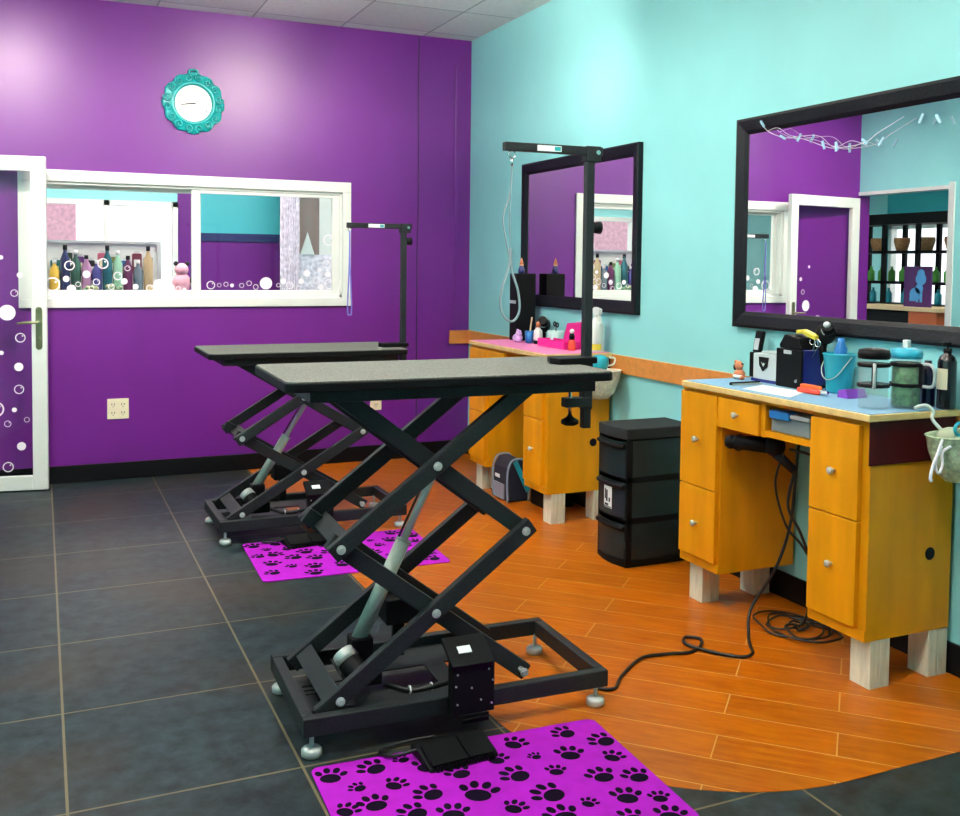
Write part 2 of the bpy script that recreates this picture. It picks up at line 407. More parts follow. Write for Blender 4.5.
hb.cyl((dl-.043, -t-.006, .94), (dl-.043, -t-.012, .94), .009, None, 10)
hb.box(dl-.062, dl-.024, t, t+.006, .89, 1.115); hb.cyl((dl-.043, t+.006, 1.04), (dl-.043, t+.03, 1.04), .009, None, 10); hb.cyl((dl-.043, t+.026, 1.04), (dl-.15, t+.026, 1.035), .008, .006, 10)
hb.build('door_handle', BRASS, door, bevel=.002)

# ------------------------------------------------------------------ shop behind the purple wall
b = MB()
b.box(-4.6, -.6, 10, 10.12, 0, H, 2); b.box(-.6, 1.22, 10, 10.12, 0, .6, 2); b.box(-.6, 1.22, 10, 10.12, 1.99, H, 2); b.box(1.42, W, 10, 10.12, 1.70, H); b.box(1.42, W, 10, 10.12, 0, 1.62, 1); b.box(1.22, 1.42, 10, 10.12, 0, H, 1)
struct(b, 'wall_front', [TEALDEEP, PURPLE, TEAL])
b = MB(); b.box(1.42, W, 9.985, 10.0, 1.62, 1.70); struct(b, 'trim_3', NAVY)
b = MB()
for x in (-.6, .55, 1.17): b.box(x, x+.05, 9.97, 10.06, .6, 1.99)
b.box(-.6, 1.22, 9.97, 10.06, .6, .65); b.box(-.6, 1.22, 9.97, 10.06, 1.94, 1.99)
w2 = struct(b, 'window_2', WHITE)
b = MB(); b.box(-.55, 1.17, 10.02, 10.024, .65, 1.94); b.build('window_pane', GLASS, w2)
b = MB()
b.box(-4.72, -4.6, -1.8, 7.0, 0, H); b.box(-4.72, -4.6, 9.95, 10.12, 0, H); b.box(-4.72, -4.6, 7.0, 9.95, 0, .55); b.box(-4.72, -4.6, 7.0, 9.95, 2.0, H)
struct(b, 'wall_shop', TEALDEEP)
b = MB()
for y in (7.0, 7.95, 8.95, 9.9): b.box(-4.68, -4.58, y, y+.05, .55, 2.0)
b.box(-4.68, -4.58, 7.0, 9.95, .55, .6); b.box(-4.68, -4.58, 7.0, 9.95, 1.95, 2.0)
w3 = struct(b, 'window_3', WHITE)
b = MB(); b.box(-4.63, -4.626, 7.0, 9.95, .6, 1.95); b.build('window_pane', GLASS, w3)
b = MB(); b.box(-20, 20, 10.12, 30, -.12, -.02); b.box(-20, -4.72, -10, 10.12, -.12, -.02); struct(b, 'ground', GROUND)
# brick house across the road
hs = thing('brick_building', 'pink brick building across the road, seen through the upper left of the window', 'building', (-1.6, 14, -.02))
b = MB(); b.box(-2.4, 2.03, 0, 1.2, 0, 2.9); b.build('wall', BRICKP, hs)
b = MB(); b.box(-2.5, 2.1, -.08, 1.3, 2.9, 3.1); b.build('roof', WHITE, hs)
# display rack with goods
rk = thing('display_rack', 'white pegboard display rack of goods standing beyond the sliding window', 'rack', (.47, 8.62, 0))
b = MB(); b.box(-.42, .42, .02, .05, .1, 1.56); b.build('back_panel', WHITE, rk)
for z in (.35, .78, 1.13): b = MB(); b.box(-.42, .42, -.3, .02, z, z+.02); b.build('shelf', WHITE, rk)
b = MB(); b.box(-.45, -.42, -.3, .06, 0, 1.58); b.box(.42, .45, .0, .06, 0, 1.58); b.box(-.42, .42, .0, .05, 1.56, 1.58); b.build('rack_frame', SILVER, rk)
cols = [('yellow', '#d8b23a'), ('navy blue', '#26305f'), ('dark green', '#2f5a4a'), ('mauve', '#a77aa0'), ('indigo', '#3b3a80'), ('deep teal', '#155a66'), ('mint green', '#8fc4a4'), ('plum', '#5b1b4c'), ('slate grey', '#5d6e78'), ('sand', '#b8a27a')]
for i, (cn, ch) in enumerate(cols):
    x = .10+.078*i; hh = .27+.04*((i*7) % 4)
    bt = thing('grooming_bottle', f'small {cn} bottle on the display rack beyond the window', 'bottle', (x, 8.47, 1.15), 0, 'bottles on the display rack')
    mm = M(cn.replace(' ', '_')+'_bottle', ch, .4)
    b = MB(); b.lathe([(.034, 0), (.037, .01), (.037, hh*.7), (.014, hh*.85), (.014, hh*.9)], (0, 0, 0), 14); b.build('bottle_body', mm, bt)
    b = MB(); b.lathe([(.016, hh*.9), (.016, hh)], (0, 0, 0), 12); b.build('cap', BLACK if i % 2 else WHITE, bt)
pcols = [('teal', '#1f6f6a'), ('dark green', '#27402e'), ('purple', '#5a2a6e'), ('black', '#1c1c22'), ('rose', '#b0506a'), ('olive', '#6f7a3a'), ('blue', '#2c5b94'), ('plum red', '#6b1f38'), ('grey', '#8a929a')]
for i, (cn, ch) in enumerate(pcols):
    x = .11+.088*i; z = 1.36+.03*((i*5) % 3)
    pp = thing('treat_packet', f'{cn} packet hanging on the white pegboard rack beyond the window', 'packet', (x, 8.60, z), 0, 'packets hanging on the rack')
    b = MB(); b.prism([(-.036, -.10), (.036, -.10), (.038, .05), (.03, .06), (-.03, .06), (-.038, .05)], -.012, .012, 'xz'); b.build('packet', M(cn.replace(' ', '_')+'_packet', ch, .5), pp, bevel=.004)
    b = MB(); b.box(-.024, .024, -.0135, -.012, -.05, .01); b.build('packet_label', WHITE if i % 2 else CREAM, pp)
    b = MB(); b.cyl((0, -.02, .068), (0, .04, .068), .003, None, 6); b.box(-.02, .02, -.003, .003, .058, .08); b.build('hang_tab', SILVER, pp)
b = MB()
for i in range(26):
    a = random.uniform(.30, .62); b.ball((a, 8.365+random.uniform(-.02, .02), 1.165+random.uniform(0, .05)), .018, nu=8, nv=6)
solo(b, 'toy_heap', M('toy_mix', '#b6b37c', .7, noise=(22, .6), col2='#4f8d76'), 'heap of small toys along the front edge of the display rack', 'toys')['kind'] = 'stuff'
pk = thing('plush_toy', 'pink and white plush toy sitting beside the display rack near the window', 'toy', (1.075, 8.55, 0))
b = MB(); b.box(-.12, .12, -.1, .1, 0, 1.16); b.build('plinth', WHITE, pk, bevel=.005)
b = MB(); b.ball((0, 0, 1.24), .075, .06, .085); b.ball((0, 0, 1.35), .055); b.build('body', M('pink_plush', '#e7a8b8', .9), pk)
for q in (-.045, .045): b = MB(); b.ball((q, 0, 1.40), .02); b.build('ear', BLACKMATTE, pk)
b = MB(); b.ball((.10, -.02, 1.26), .04); b.build('paw', BLACKMATTE, pk)
# lace curtain and board on the right of the shop
b = MB()
ptsn = 40; v = []; f = []
for i in range(ptsn):
    x = 2.12+.19*i/(ptsn-1); y = 9.55+.02*math.sin(i*1.3)
    v += [(x, y, .3), (x, y, 2.6), (x, y+.006, .3), (x, y+.006, 2.6)]
for i in range(ptsn-1):
    o = 4*i; f += [(o, o+4, o+5, o+1), (o+2, o+3, o+7, o+6)]
f += [(0, 1, 3, 2), (4*ptsn-4, 4*ptsn-2, 4*ptsn-1, 4*ptsn-3)]
b.add(v, f, 0, True)
solo(b, 'lace_curtain', LILAC, 'lilac lace curtain hanging behind the right window pane', 'curtain')
bd = thing('folding_screen', 'grey brown board screen with white pointed panel behind the right window pane', 'screen', (2.45, 9.72, 0))
b = MB(); b.box(-.14, .1, 0, .03, 0, 2.4); b.build('board', BROWN, bd)
b = MB(); b.prism([(-.1, 0), (.44, 0), (.44, 1.5), (.03, 1.5), (-.03, 1.66), (-.1, 1.5)], -.03, -.005, 'xz'); b.build('lower_panel', LILAC, bd)
b = MB(); b.prism([(-.1, 1.5), (-.03, 1.72), (.04, 1.5)], -.05, -.032, 'xz'); b.build('pointed_panel', WHITE, bd)
b = MB(); b.box(.1, .44, 0, .03, 1.5, 2.4); b.build('white_panel', WHITE, bd)

# retail side seen in the big mirror through the opening
es = thing('display_shelf', 'tall black open display shelf in the next room, reflected in the large mirror', 'shelf', (-3.25, 8.3, 0))
b = MB()
for y in (-.78, -.2, .28, .82):
    for x in (-.16, .16): b.box(x-.02, x+.02, y-.025, y+.025, 0, 2.0)
b.box(-.2, .2, -.84, .88, 1.93, 2.05); b.build('shelf_frame', BLACK, es)
for z in (.5, 1.0, 1.25, 1.6): b = MB(); b.box(-.18, .18, -.8, .84, z, z+.03); b.build('shelf_board', BLACK, es)
k = 0
for (z, n, mt, nm, lab) in ((1.28, 9, PLANT, 'green_bottle', 'green bottle on the middle board of the black display shelf'), (1.03, 6, AQUA, 'aqua_bottle', 'aqua bottle on the lower board of the black display shelf'), (1.63, 4, WICK, 'wicker_basket', 'wicker basket on the upper board of the black display shelf')):
    for i in range(n):
        y = 7.6+1.4*(i+.5)/n
        b = MB()
        if nm == 'wicker_basket': b.lathe([(.06, 0), (.09, .11), (.085, .15), (.075, .15), (.055, .01), (.0001, .01)], (0, 0, 0), 14)
        else: b.lathe([(.035, 0), (.04, .01), (.04, .11), (.014, .14), (.014, .17)], (0, 0, 0), 12)
        solo(b, nm, mt, lab, 'basket' if nm[0] == 'w' else 'bottle', (-3.25, y, z), group=lab.split(' on ')[0]+'s on the black shelf')
ct = thing('shop_counter', 'shop counter with black front and orange wood end, reflected in the large mirror', 'counter', (-2.6, 7.75, 0))
b = MB(); b.box(-.2, .2, -.2, .62, 0, .97); b.build('front_panel', BLACK, ct)
b = MB(); b.box(-.22, .22, -.55, -.2, 0, .99); b.build('end_panel', COUNTER, ct)
b = MB(); b.box(-.25, .25, -.58, .66, .99, 1.03); b.build('counter_top', PALEWOOD, ct)
pt = thing('dog_picture', 'purple picture of a blue dog standing on the shop counter, seen in mirror', 'picture', (-2.5, 7.55, 1.03))
b = MB(); b.box(-.012, .012, -.17, .17, 0, .42); b.build('canvas', DEEPURP, pt)
b = MB()
b.cyl((.012, .02, .13), (.017, .02, .13), .07, None, 18); b.cyl((.012, -.03, .19), (.017, -.03, .19), .05, None, 18); b.cyl((.012, -.05, .29), (.018, -.05, .29), .065, None, 18); b.cyl((.012, -.05, .345), (.019, -.05, .345), .045, None, 16)
b.box(.012, .016, -.07, -.04, .05, .17); b.box(.012, .016, -.02, .005, .05, .15); b.box(.012, .016, .03, .09, .06, .1)
b.build('painted_dog', SKYBLUE, pt)
bd = thing('ladder_frame', 'leaning pale wooden slat beside the shop counter, seen in mirror', 'slat', (-2.25, 8.35, 0))
b = MB(); b.bar((0, .1, 0), (-.06, -.12, 1.25), (1, 0, 0), .03, .05); b.build('slat', PALEWOOD, bd)

# ------------------------------------------------------------------ lamps under the ceiling, some of them added fill
def ceiling_light(x, y, lab, sx=.6, sy=.6, shop=False):
    t = thing('ceiling_light', lab, 'lamp', (x, y, H-.30), 0)  # hanging form invented so that light reaches the ceiling
    for q in (-sx*.4, sx*.4): b = MB(); b.cyl((q, 0, .03), (q, 0, .30), .004, None, 6); b.build('suspension_wire', CHROME, t)
    b = MB(); b.box(-sx*.47, sx*.47, -sy*.47, sy*.47, .029, .034); b.build('added_upper_panel', SHOPDIFF if shop else UPFILL, t)  # added panel glowing upward to brighten the ceiling
    b = MB(); a, c = sx/2, sy/2
    b.box(-a-.03, -a, -c-.03, c+.03, 0, .03); b.box(a, a+.03, -c-.03, c+.03, 0, .03); b.box(-a, a, -c-.03, -c, 0, .03); b.box(-a, a, c, c+.03, 0, .03); b.build('lamp_frame', WHITE, t)
    b = MB(); b.box(-a, a, -c, c, .005, .029); b.build('diffuser', SHOPDIFF if shop else DIFF, t)
ceiling_light(1.45, 4.2, 'square ceiling light above the nearer grooming table')
ceiling_light(-.17, 4.65, 'square ceiling light near the white glass door')
ceiling_light(1.45, 1.7, 'square ceiling light above the bare slate floor in front')
ceiling_light(-.17, 1.7, 'square ceiling light by the left aqua wall')
ceiling_light(.5, 8.4, 'long added fill light in the shop beyond the window', 1.2, .6, True)  # unseen lamp, put in to make the shop bright
ceiling_light(2.1, 7.7, 'added fill light in the shop above the lace curtain', 1.2, .6, True)  # extra unseen lamp, added to lighten the curtain side of the shop
ceiling_light(-3, 6.4, 'ceiling light in the shop beside the opening', 1.2, .6, True)

def spot_head(loc, target, power, lab, size=80):
    t = thing('ceiling_spotlight', lab, 'lamp', loc)
    d = (Vector(target)-Vector(loc)).normalized()
    b = MB(); b.cyl((0, 0, .03), (0, 0, H-loc[2]), .012, None, 10); b.cyl((0, 0, H-loc[2]-.012), (0, 0, H-loc[2]), .05, None, 18); b.build('stem', WHITE, t)
    b = MB(); b.lathe([(.03, -.10), (.055, -.08), (.06, .02), (.055, .02), (.05, -.07), (.0005, -.085)], (0, 0, 0), 22)
    o = b.build('lamp_shade', WHITE, t); o.rotation_mode = 'QUATERNION'; o.rotation_quaternion = d.to_track_quat('Z', 'Y')
    l = bpy.data.lights.new('bulb', 'SPOT'); l.energy = power; l.color = (1, .86, .76); l.spot_size = math.radians(size); l.spot_blend = 1.; l.shadow_soft_size = .055
    lo = bpy.data.objects.new('bulb', l); C.objects.link(lo); lo.parent = t; lo.location = d*.03; lo.rotation_mode = 'QUATERNION'; lo.rotation_quaternion = d.to_track_quat('-Z', 'Y')
spot_head((1.59, 4.82, 2.93), (1.1, 6.788, 1.95), 112, 'white ceiling spotlight aimed at the purple wall beside the clock', 95)
spot_head((-.18, 5.29, 2.93), (-.1, 6.788, 1.95), 82, 'white ceiling spotlight aimed at the purple wall above the white door', 100)
spot_head((1.55, 4.0, 2.93), (2.924, 6.2, 2.1), 130, 'added white spotlight brightening the aqua wall above the farther mirror', 85)  # added spot, lifts the dark aqua wall towards the corner
# ------------------------------------------------------------------ wall items
ck = thing('wall_clock', 'round white faced clock in an ornate turquoise scrollwork frame on purple wall', 'clock', (.93, D, 2.458))
b = MB()
n = 72
outer = []
for k in range(n):
    a = 2*PI*k/n; lob = 1+.035*math.cos(12*a)+.03*max(0, math.sin(a))**8
    outer.append((a, .195*lob))
rings = []
for k, (a, r) in enumerate(outer): rings.append([(r, 0), (r, -.012), (r*.93, -.02), (.150, -.016), (.140, -.030), (.122, -.030), (.118, -.012)])
v = [(q*math.cos(a), y, q*math.sin(a)) for (a, _), rr in zip(outer, rings) for q, y in rr]
m = 7; f = [(i*m+j, ((i+1) % n)*m+j, ((i+1) % n)*m+j+1, i*m+j+1) for i in range(n) for j in range(m-1)]
b.add(v, f, 0, True)
for k in range(16):          # scrolls standing out of the frame
    a = 2*PI*(k+.5)/16; c0 = Vector((.168*math.cos(a), -.02, .168*math.sin(a)))
    s_ = 1 if k % 2 else -1; pts = []
    for i in range(15):
        th = s_*i*.62+a; q = .027*(1-i/17)
        pts.append(c0+Vector((q*math.cos(th), -.004, q*math.sin(th))))
    b.tube(pts, .0065, 6)
b.tube([Vector((.028*math.cos(2*PI*i/14), -.014, .205+.014*math.sin(2*PI*i/14))) for i in range(14)], .007, 6, True)
b.build('clock_frame', CLOCKTEAL, ck, fix=False)
b = MB(); b.cyl((0, 0, 0), (0, -.012, 0), .12, None, 40); b.build('clock_face', FACE, ck)
rx = Matrix.Rotation(PI/2, 4, 'X'); mes = []
allm = bmesh.new()
for h in range(1, 13):
    a = PI/2-2*PI*h/12; me = text_mesh(str(h), .034, 'n', GREY, ck, (.094*math.cos(a), -.0127, .094*math.sin(a)), rx)
    allm.from_mesh(me)
me = bpy.data.meshes.new('numerals'); allm.to_mesh(me); me.materials.append(GREY)
o = bpy.data.objects.new('numerals', me); C.objects.link(o); o.parent = ck
for nm, ang, L_, w_ in (('hour_hand', PI/2-2*PI*(8.72/12), .045, .007), ('minute_hand', PI/2-2*PI*(43.5/60), .082, .005)):
    b = MB(); d = Vector((math.cos(ang), 0, math.sin(ang))); b.bar(-d*.015+Vector((0, -.0145, 0)), d*L_+Vector((0, -.0145, 0)), (0, 1, 0), .0015, w_); b.build(nm, BLACK, ck)

def outlet(x, z, lab, gang=2):
    t = thing('wall_outlet', lab, 'outlet', (x, D, z))
    w = .066 if gang == 2 else .042
    b = MB(); b.box(-w, w, -.008, 0, -.066, .066); b.build('cover_plate', CREAM, t, bevel=.003)
    b = MB()
    for gx in ((-.03, .03) if gang == 2 else (0,)):
        for gz in (-.027, .027):
            for dx_ in (-.008, .008): b.box(gx+dx_-.002, gx+dx_+.002, -.0095, -.008, gz-.004, gz+.009)
            b.cyl((gx, -.008, gz-.013), (gx, -.0095, gz-.013), .003, None, 8)
    b.build('sockets', BLACK, t)
outlet(.452, .46, 'cream double wall outlet low on the purple wall under the window')
outlet(2.2, .43, 'cream wall outlet half hidden behind the edge of the nearer grooming table', 1)
b = MB(); b.box(-.012, .012, -.014, 0, 0, 1.955); solo(b, 'wire_raceway', PURPLE, 'thin purple wire raceway running up the purple wall near corner', 'raceway', (2.808, D, .93), bevel=.003)
b = MB(); b.tube(spline([(2.512, D-.005, H-.003), (2.508, D-.005, 2.6), (2.514, D-.005, 1.9), (2.507, D-.005, 1.4), (2.512, D-.005, .12)], 6), .0045, 6)
solo(b, 'wall_cable', M('dark_purple_cable', '#3a1350', .5), 'thin dark cable running down the purple wall left of the raceway', 'cable')

def wall_mirror(y0, y1, z0, z1, lab):
    t = thing('wall_mirror', lab, 'mirror', (W, (y0+y1)/2, z0), 0)
    hy = (y1-y0)/2; hh = z1-z0; fw = .072; dp = .028
    b = MB()
    prof = [(0, 0), (0, -dp), (.012, -dp-.005), (.055, -dp+.004), (fw, -.014), (fw, 0)]
    corners = [(-1, 0), (1, 0), (1, 1), (-1, 1)]
    v = []
    for sy_, sz_ in corners:
        for u, d in prof:
            v.append((d, sy_*(hy-u), (u if sz_ == 0 else hh-u)))
    m = len(prof); f = []
    for c in range(4):
        for j in range(m-1): f.append((c*m+j, ((c+1) % 4)*m+j, ((c+1) % 4)*m+j+1, c*m+j+1))
    b.add(v, f); b.build('mirror_frame', FRAME, t)
    b = MB(); b.box(-.012, -.002, -hy+fw-.004, hy-fw+.004, fw-.004, hh-fw+.004); b.build('mirror_glass', MIRROR, t)
wall_mirror(2.27, 3.672, 1.150, 2.087, 'large black framed mirror above the desk with the coffee carafes')
wall_mirror(4.475, 5.87, 1.160, 2.078, 'black framed mirror above the farther desk with the pink tray')
# string of little clothes pegs across the big mirror
sp = thing('peg_string', 'thin white string of tiny clothes pegs draped across the large mirror', 'string', (2.88, 3.1, 1.9))
pts = [(0, .384, .155), (0, .34, .11), (0, .24, .072), (0, .13, .055), (0, .0, .01), (0, -.07, -.004), (0, -.21, .0), (0, -.28, .03), (0, -.40, .075)]
b = MB(); b.tube(spline(pts, 6), .0013, 5); b.tube(spline([(0, .34, .11), (-.004, .27, .115), (-.004, .18, .07), (-.004, .03, .055), (-.004, -.06, .0), (-.004, -.15, .015), (0, -.23, -.012)], 6), .001, 5); b.build('string', STICK, sp)
PEG = M('pale_blue_peg', '#a9d3e4', .6)
for (y, z, a) in ((.372, .145, .7), (.24, .072, 1.1), (.14, .06, -.6), (.0, .015, .4), (-.07, .0, .05), (-.22, .005, 1.0), (-.30, -.005, -.7), (-.482, .058, -.5), (-.556, .047, .5)):
    b = MB(); d = Vector((0, math.sin(a), math.cos(a))); s_ = Vector((1, 0, 0))
    c0 = Vector((-.003, y, z)); b.bar(c0-d*.018, c0+d*.018, s_, .006, .009); b.build('clothes_peg', PEG, sp)

# ------------------------------------------------------------------ grooming tables
def grooming_table(lab, loc, rz, ztop):
    T = thing('grooming_table', lab, 'table', loc, rz)
    # base
    X, Y, z0, z1 = .494, .258, .068, .122
    b = MB(); w = .034
    b.box(-X, X, -Y, -Y+w, z0, z1); b.box(-X, X, Y-w, Y, z0, z1); b.box(-X, -X+w, -Y+w, Y-w, z0, z1); b.box(X-w, X, -Y+w, Y-w, z0, z1)
    base = b.build('base_frame', STEEL, T, bevel=.004)
    b = MB(); b.box(-.30, .12, -Y+w, -.075, .085, .09); b.box(-.30, .16, .07, Y-w, .085, .09); b.box(-.02, .05, -.075, .07, .085, .09)
    for k in range(3): b.box(-.44, -.20, -.02+.03*k-.02, -.012+.03*k-.02, .095, .10)
    b.box(-.445, -.31, -.13, .1, .075, .085)
    b.build('base_tray', STEEL, T)
    for sx in (-1, 1):
        for sy in (-1, 1):
            x, y = sx*(X-.03), sy*(Y-.03)
            b = MB(); b.cyl((x, y, .02), (x, y, z0+.006), .007, None, 10); b.lathe([(.024, 0), (.03, .004), (.03, .02), (.024, .026), (.009, .03)], (x, y, 0), 18); b.build('levelling_foot', ZINC, T)
    # scissor
    zt = ztop-.05; zb = .137; L2 = .372; dz = (zt-zb)/4; hx = math.sqrt(L2*L2-dz*dz); xl = -.375; xr = xl+2*hx
    zm = zb+2*dz; xc = xl+hx
    h = .052; tw = .028; yo, yi = .196, .163; side = (0, 1, 0)
    def arm(p, q, y, e=.03):
        b = MB(); b.bar((p[0], y, p[1]), (q[0], y, q[1]), side, tw, h, e); return b.build('scissor_arm', STEEL, T, bevel=.003)
    for s in (-1, 1):
        k_ = .045/math.hypot(hx, dz)
        arm((xl-hx*k_, zb-dz*k_*.7), (xr, zm), s*yo); arm((xl, zm), (xr, zt), s*yo)
        arm((xr, zb), (xl, zm), s*yi); arm((xr, zm), (xl, zt), s*yi)
    for (x, z) in ((xc, zb+dz), (xc, zb+3*dz), (xl, zm), (xr, zm), (xr, zb), (xl, zb), (xl, zt), (xr, zt)):
        for s in (-1, 1):
            b = MB(); y = s*(yo+tw/2); b.cyl((x, y-s*.03, z), (x, y+s*.009, z), .009, None, 6, sm=False); b.cyl((x, y, z), (x, y+s*.003, z), .014, None, 14)
            b.build('pivot_bolt', ZINC, T)
    up = Vector((2*hx, 0, 2*dz)).normalized(); nn = Vector((-up.z, 0, up.x))
    b = MB(); c0 = Vector((xl, 0, zb))-up*.012+nn*.021; b.obox(c0, up, Vector((0, 1, 0)), nn, .03, yo, .004); b.build('cross_plate', STEEL, T, bevel=.002)
    b = MB(); c0 = Vector((xl, 0, zm))+up*.02-nn*.018; b.obox(c0, up, Vector((0, 1, 0)), nn, .03, yo-.014, .004); b.build('cross_plate', STEEL, T, bevel=.002)
    b = MB(); b.cyl((xr, -yi, zm), (xr, yi, zm), .014, None, 12); b.cyl((xc+.09, -yi, zb+3*dz-.09*dz/hx), (xc+.09, yi, zb+3*dz-.09*dz/hx), .016, None, 12); b.build('cross_rod', STEEL, T)
    # lift actuator
    p0 = Vector((-.268, 0, .225)); p1 = Vector((xc+.07, 0, zb+3*dz-.07*dz/hx)); dd = (p1-p0).normalized(); ll = (p1-p0).length
    b = MB(); b.cyl(p0, p0+dd*ll*.58, .024, None, 20); b.cyl(p0+dd*ll*.58, p0+dd*(ll*.58+.006), .026, None, 20); act = b.build('lift_cylinder', ALU, T)
    b = MB(); b.cyl(p0+dd*ll*.58, p1, .0125, None, 14); b.build('piston_rod', ZINC, act)
    off = Vector((-dd.z, 0, dd.x))*.02
    b = MB(); b.cyl(p0+dd*ll*.55+off, p1-dd*.02+off, .004, None, 8); b.build('guide_rod', STEEL, act)
    q0 = p0-dd*.03
    b = MB(); b.box(-.31, -.2, -.055, .04, .10, .155); b.cyl((-.313, -.04, .195), (-.278, -.10, .14), .036, None, 18); b.box(-.293, -.223, -.035, .035, .15, .245); b.build('lift_motor', BLACK, T, bevel=.005)
    b = MB(); b.cyl((-.322, -.025, .209), (-.308, -.049, .187), .034, .0375, 18); b.cyl((-.285, -.088, .151), (-.281, -.095, .145), .0368, None, 18); b.build('motor_cap', ZINC, T)
    b = MB(); b.box(-.155, -.035, .055, .15, .24, .325); b.box(-.12, -.08, .09, .12, .12, .24); b.build('power_supply', BLACK, T, bevel=.006)
    # control box, its pedal and wires on the near side
    cb = MB(); cb.box(-.058, .075, -Y-.048, -Y, .08, .235); cbo = cb.build('control_box', BLACK, T, bevel=.004)
    b = MB(); b.prism([(-Y-.055, .222), (-Y+.04, .272), (-Y+.04, .288), (-Y-.06, .236)], -.066, .07, 'yz'); lid = b.build('box_lid', BLACK, cbo, bevel=.003)
    b = MB(); a_ = math.atan2(.052, .10); yy = -Y-.010; zz = .2625
    b.obox((-.01, yy, zz+.001), Vector((1, 0, 0)), Vector((0, math.cos(a_), math.sin(a_))), Vector((0, -math.sin(a_), math.cos(a_))), .021, .013, .0015); b.build('white_label', PAPER, lid)
    for x, z in ((-.045, .205), (.055, .21), (-.05, .17), (.068, .175), (-.045, .115), (.03, .12), (.065, .105), (.0, .16)):
        b = MB(); b.cyl((x, -Y-.048, z), (x, -Y-.051, z), .003, None, 8); b.build('screw', ZINC, cbo)
    b = MB(); b.box(-.03, .055, -Y-.052, -Y-.048, .055, .08); b.cyl((-.03, -Y-.056, .068), (.05, -Y-.056, .071), .003, None, 8); b.build('lower_bracket', BLACK, cbo)
    # wire bundle with ties on the tray
    b = MB(); b.tube(spline([(-.22, -.14, .14), (-.15, -.17, .12), (-.08, -.18, .125), (0, -.17, .13), (.02, -.2, .16), (-.0, -.23, .2)], 6), .009, 7); b.tube(spline([(.0, -.16, .1), (.02, -.13, .13), (.03, -.17, .2), (.02, -.23, .24)], 6), .004, 6)
    wi = b.build('wiring', CORD, T)
    for x in (-.15, -.08, -.015): b = MB(); b.ring((x, -.174, .124), .0105, .003, 'x', 12, 5); b.build('cable_tie', TIE, wi)
    # top
    zs = ztop-.03
    b = MB(); b.box(-.47, .45, -.222, -.19, zs-.037, zs); b.box(-.47, .45, .19, .222, zs-.037, zs); b.box(-.47, -.44, -.19, .19, zs-.037, zs); b.box(.42, .45, -.19, .19, zs-.037, zs); b.build('top_frame', STEEL, T, bevel=.003)
    def rr(x, y, r, n=6):
        out = []
        for cx_, cy_, a0 in ((x-r, y-r, 0), (-x+r, y-r, PI/2), (-x+r, -y+r, PI), (x-r, -y+r, 3*PI/2)):
            out += [(cx_+r*math.cos(a0+PI/2*k/n), cy_+r*math.sin(a0+PI/2*k/n)) for k in range(n+1)]
        return out
    b = MB(); b.prism([(x-.025, y) for x, y in rr(.522, .268, .03)], zs, ztop-.003); top = b.build('table_top', BLACK, T, bevel=.004)
    b = MB(); b.prism([(x-.025, y) for x, y in rr(.518, .264, .028)], ztop-.003, ztop); b.build('rubber_surface', RUBBER, top)
    return T
def pedal(lab, loc, rz):
    t = thing('foot_pedal', lab, 'pedal', loc, rz)
    b = MB(); b.prism([(-.07, 0), (.07, 0), (.07, .03), (.02, .034), (-.065, .012)], -.12, .10, 'yz'); b.build('pedal_housing', BLACK, t, bevel=.006)
    b = MB(); b.prism([(-.065, .018), (.02, .042), (.02, .046), (-.07, .022)], -.11, .0, 'yz'); b.prism([(-.065, .018), (.02, .042), (.02, .046), (-.07, .022)], .005, .09, 'yz'); b.build('pedal_plate', BLACK, t)
    b = MB()
    for k in range(16): b.box(-.1+.0118*k, -.094+.0118*k, -.076, -.066, .002, .016)
    b.build('ribbed_edge', BLACK, t)
    b = MB(); b.tube(spline([(-.12, .02, .03), (-.18, .05, .012), (-.2, .1, .008), (-.12, .12, .008), (-.03, .09, .02)], 6), .005, 6); b.build('pedal_cord', CORD, t)
r1 = math.radians(-1.6)
t1 = grooming_table('nearer black grooming table with textured grey top raised high on a scissor lift', (1.172, 2.956, 0), r1, 1.087)
t2 = grooming_table('farther black grooming table with scissor lift set lower, by the purple wall', (1.30, 5.235, 0), 0., .965)
pedal('black foot pedal on the floor under the nearer grooming table', (1.09, 2.58, .0055), r1+.1)
pedal('black foot pedal on the floor under the farther grooming table', (1.22, 4.865, .0055), .1)

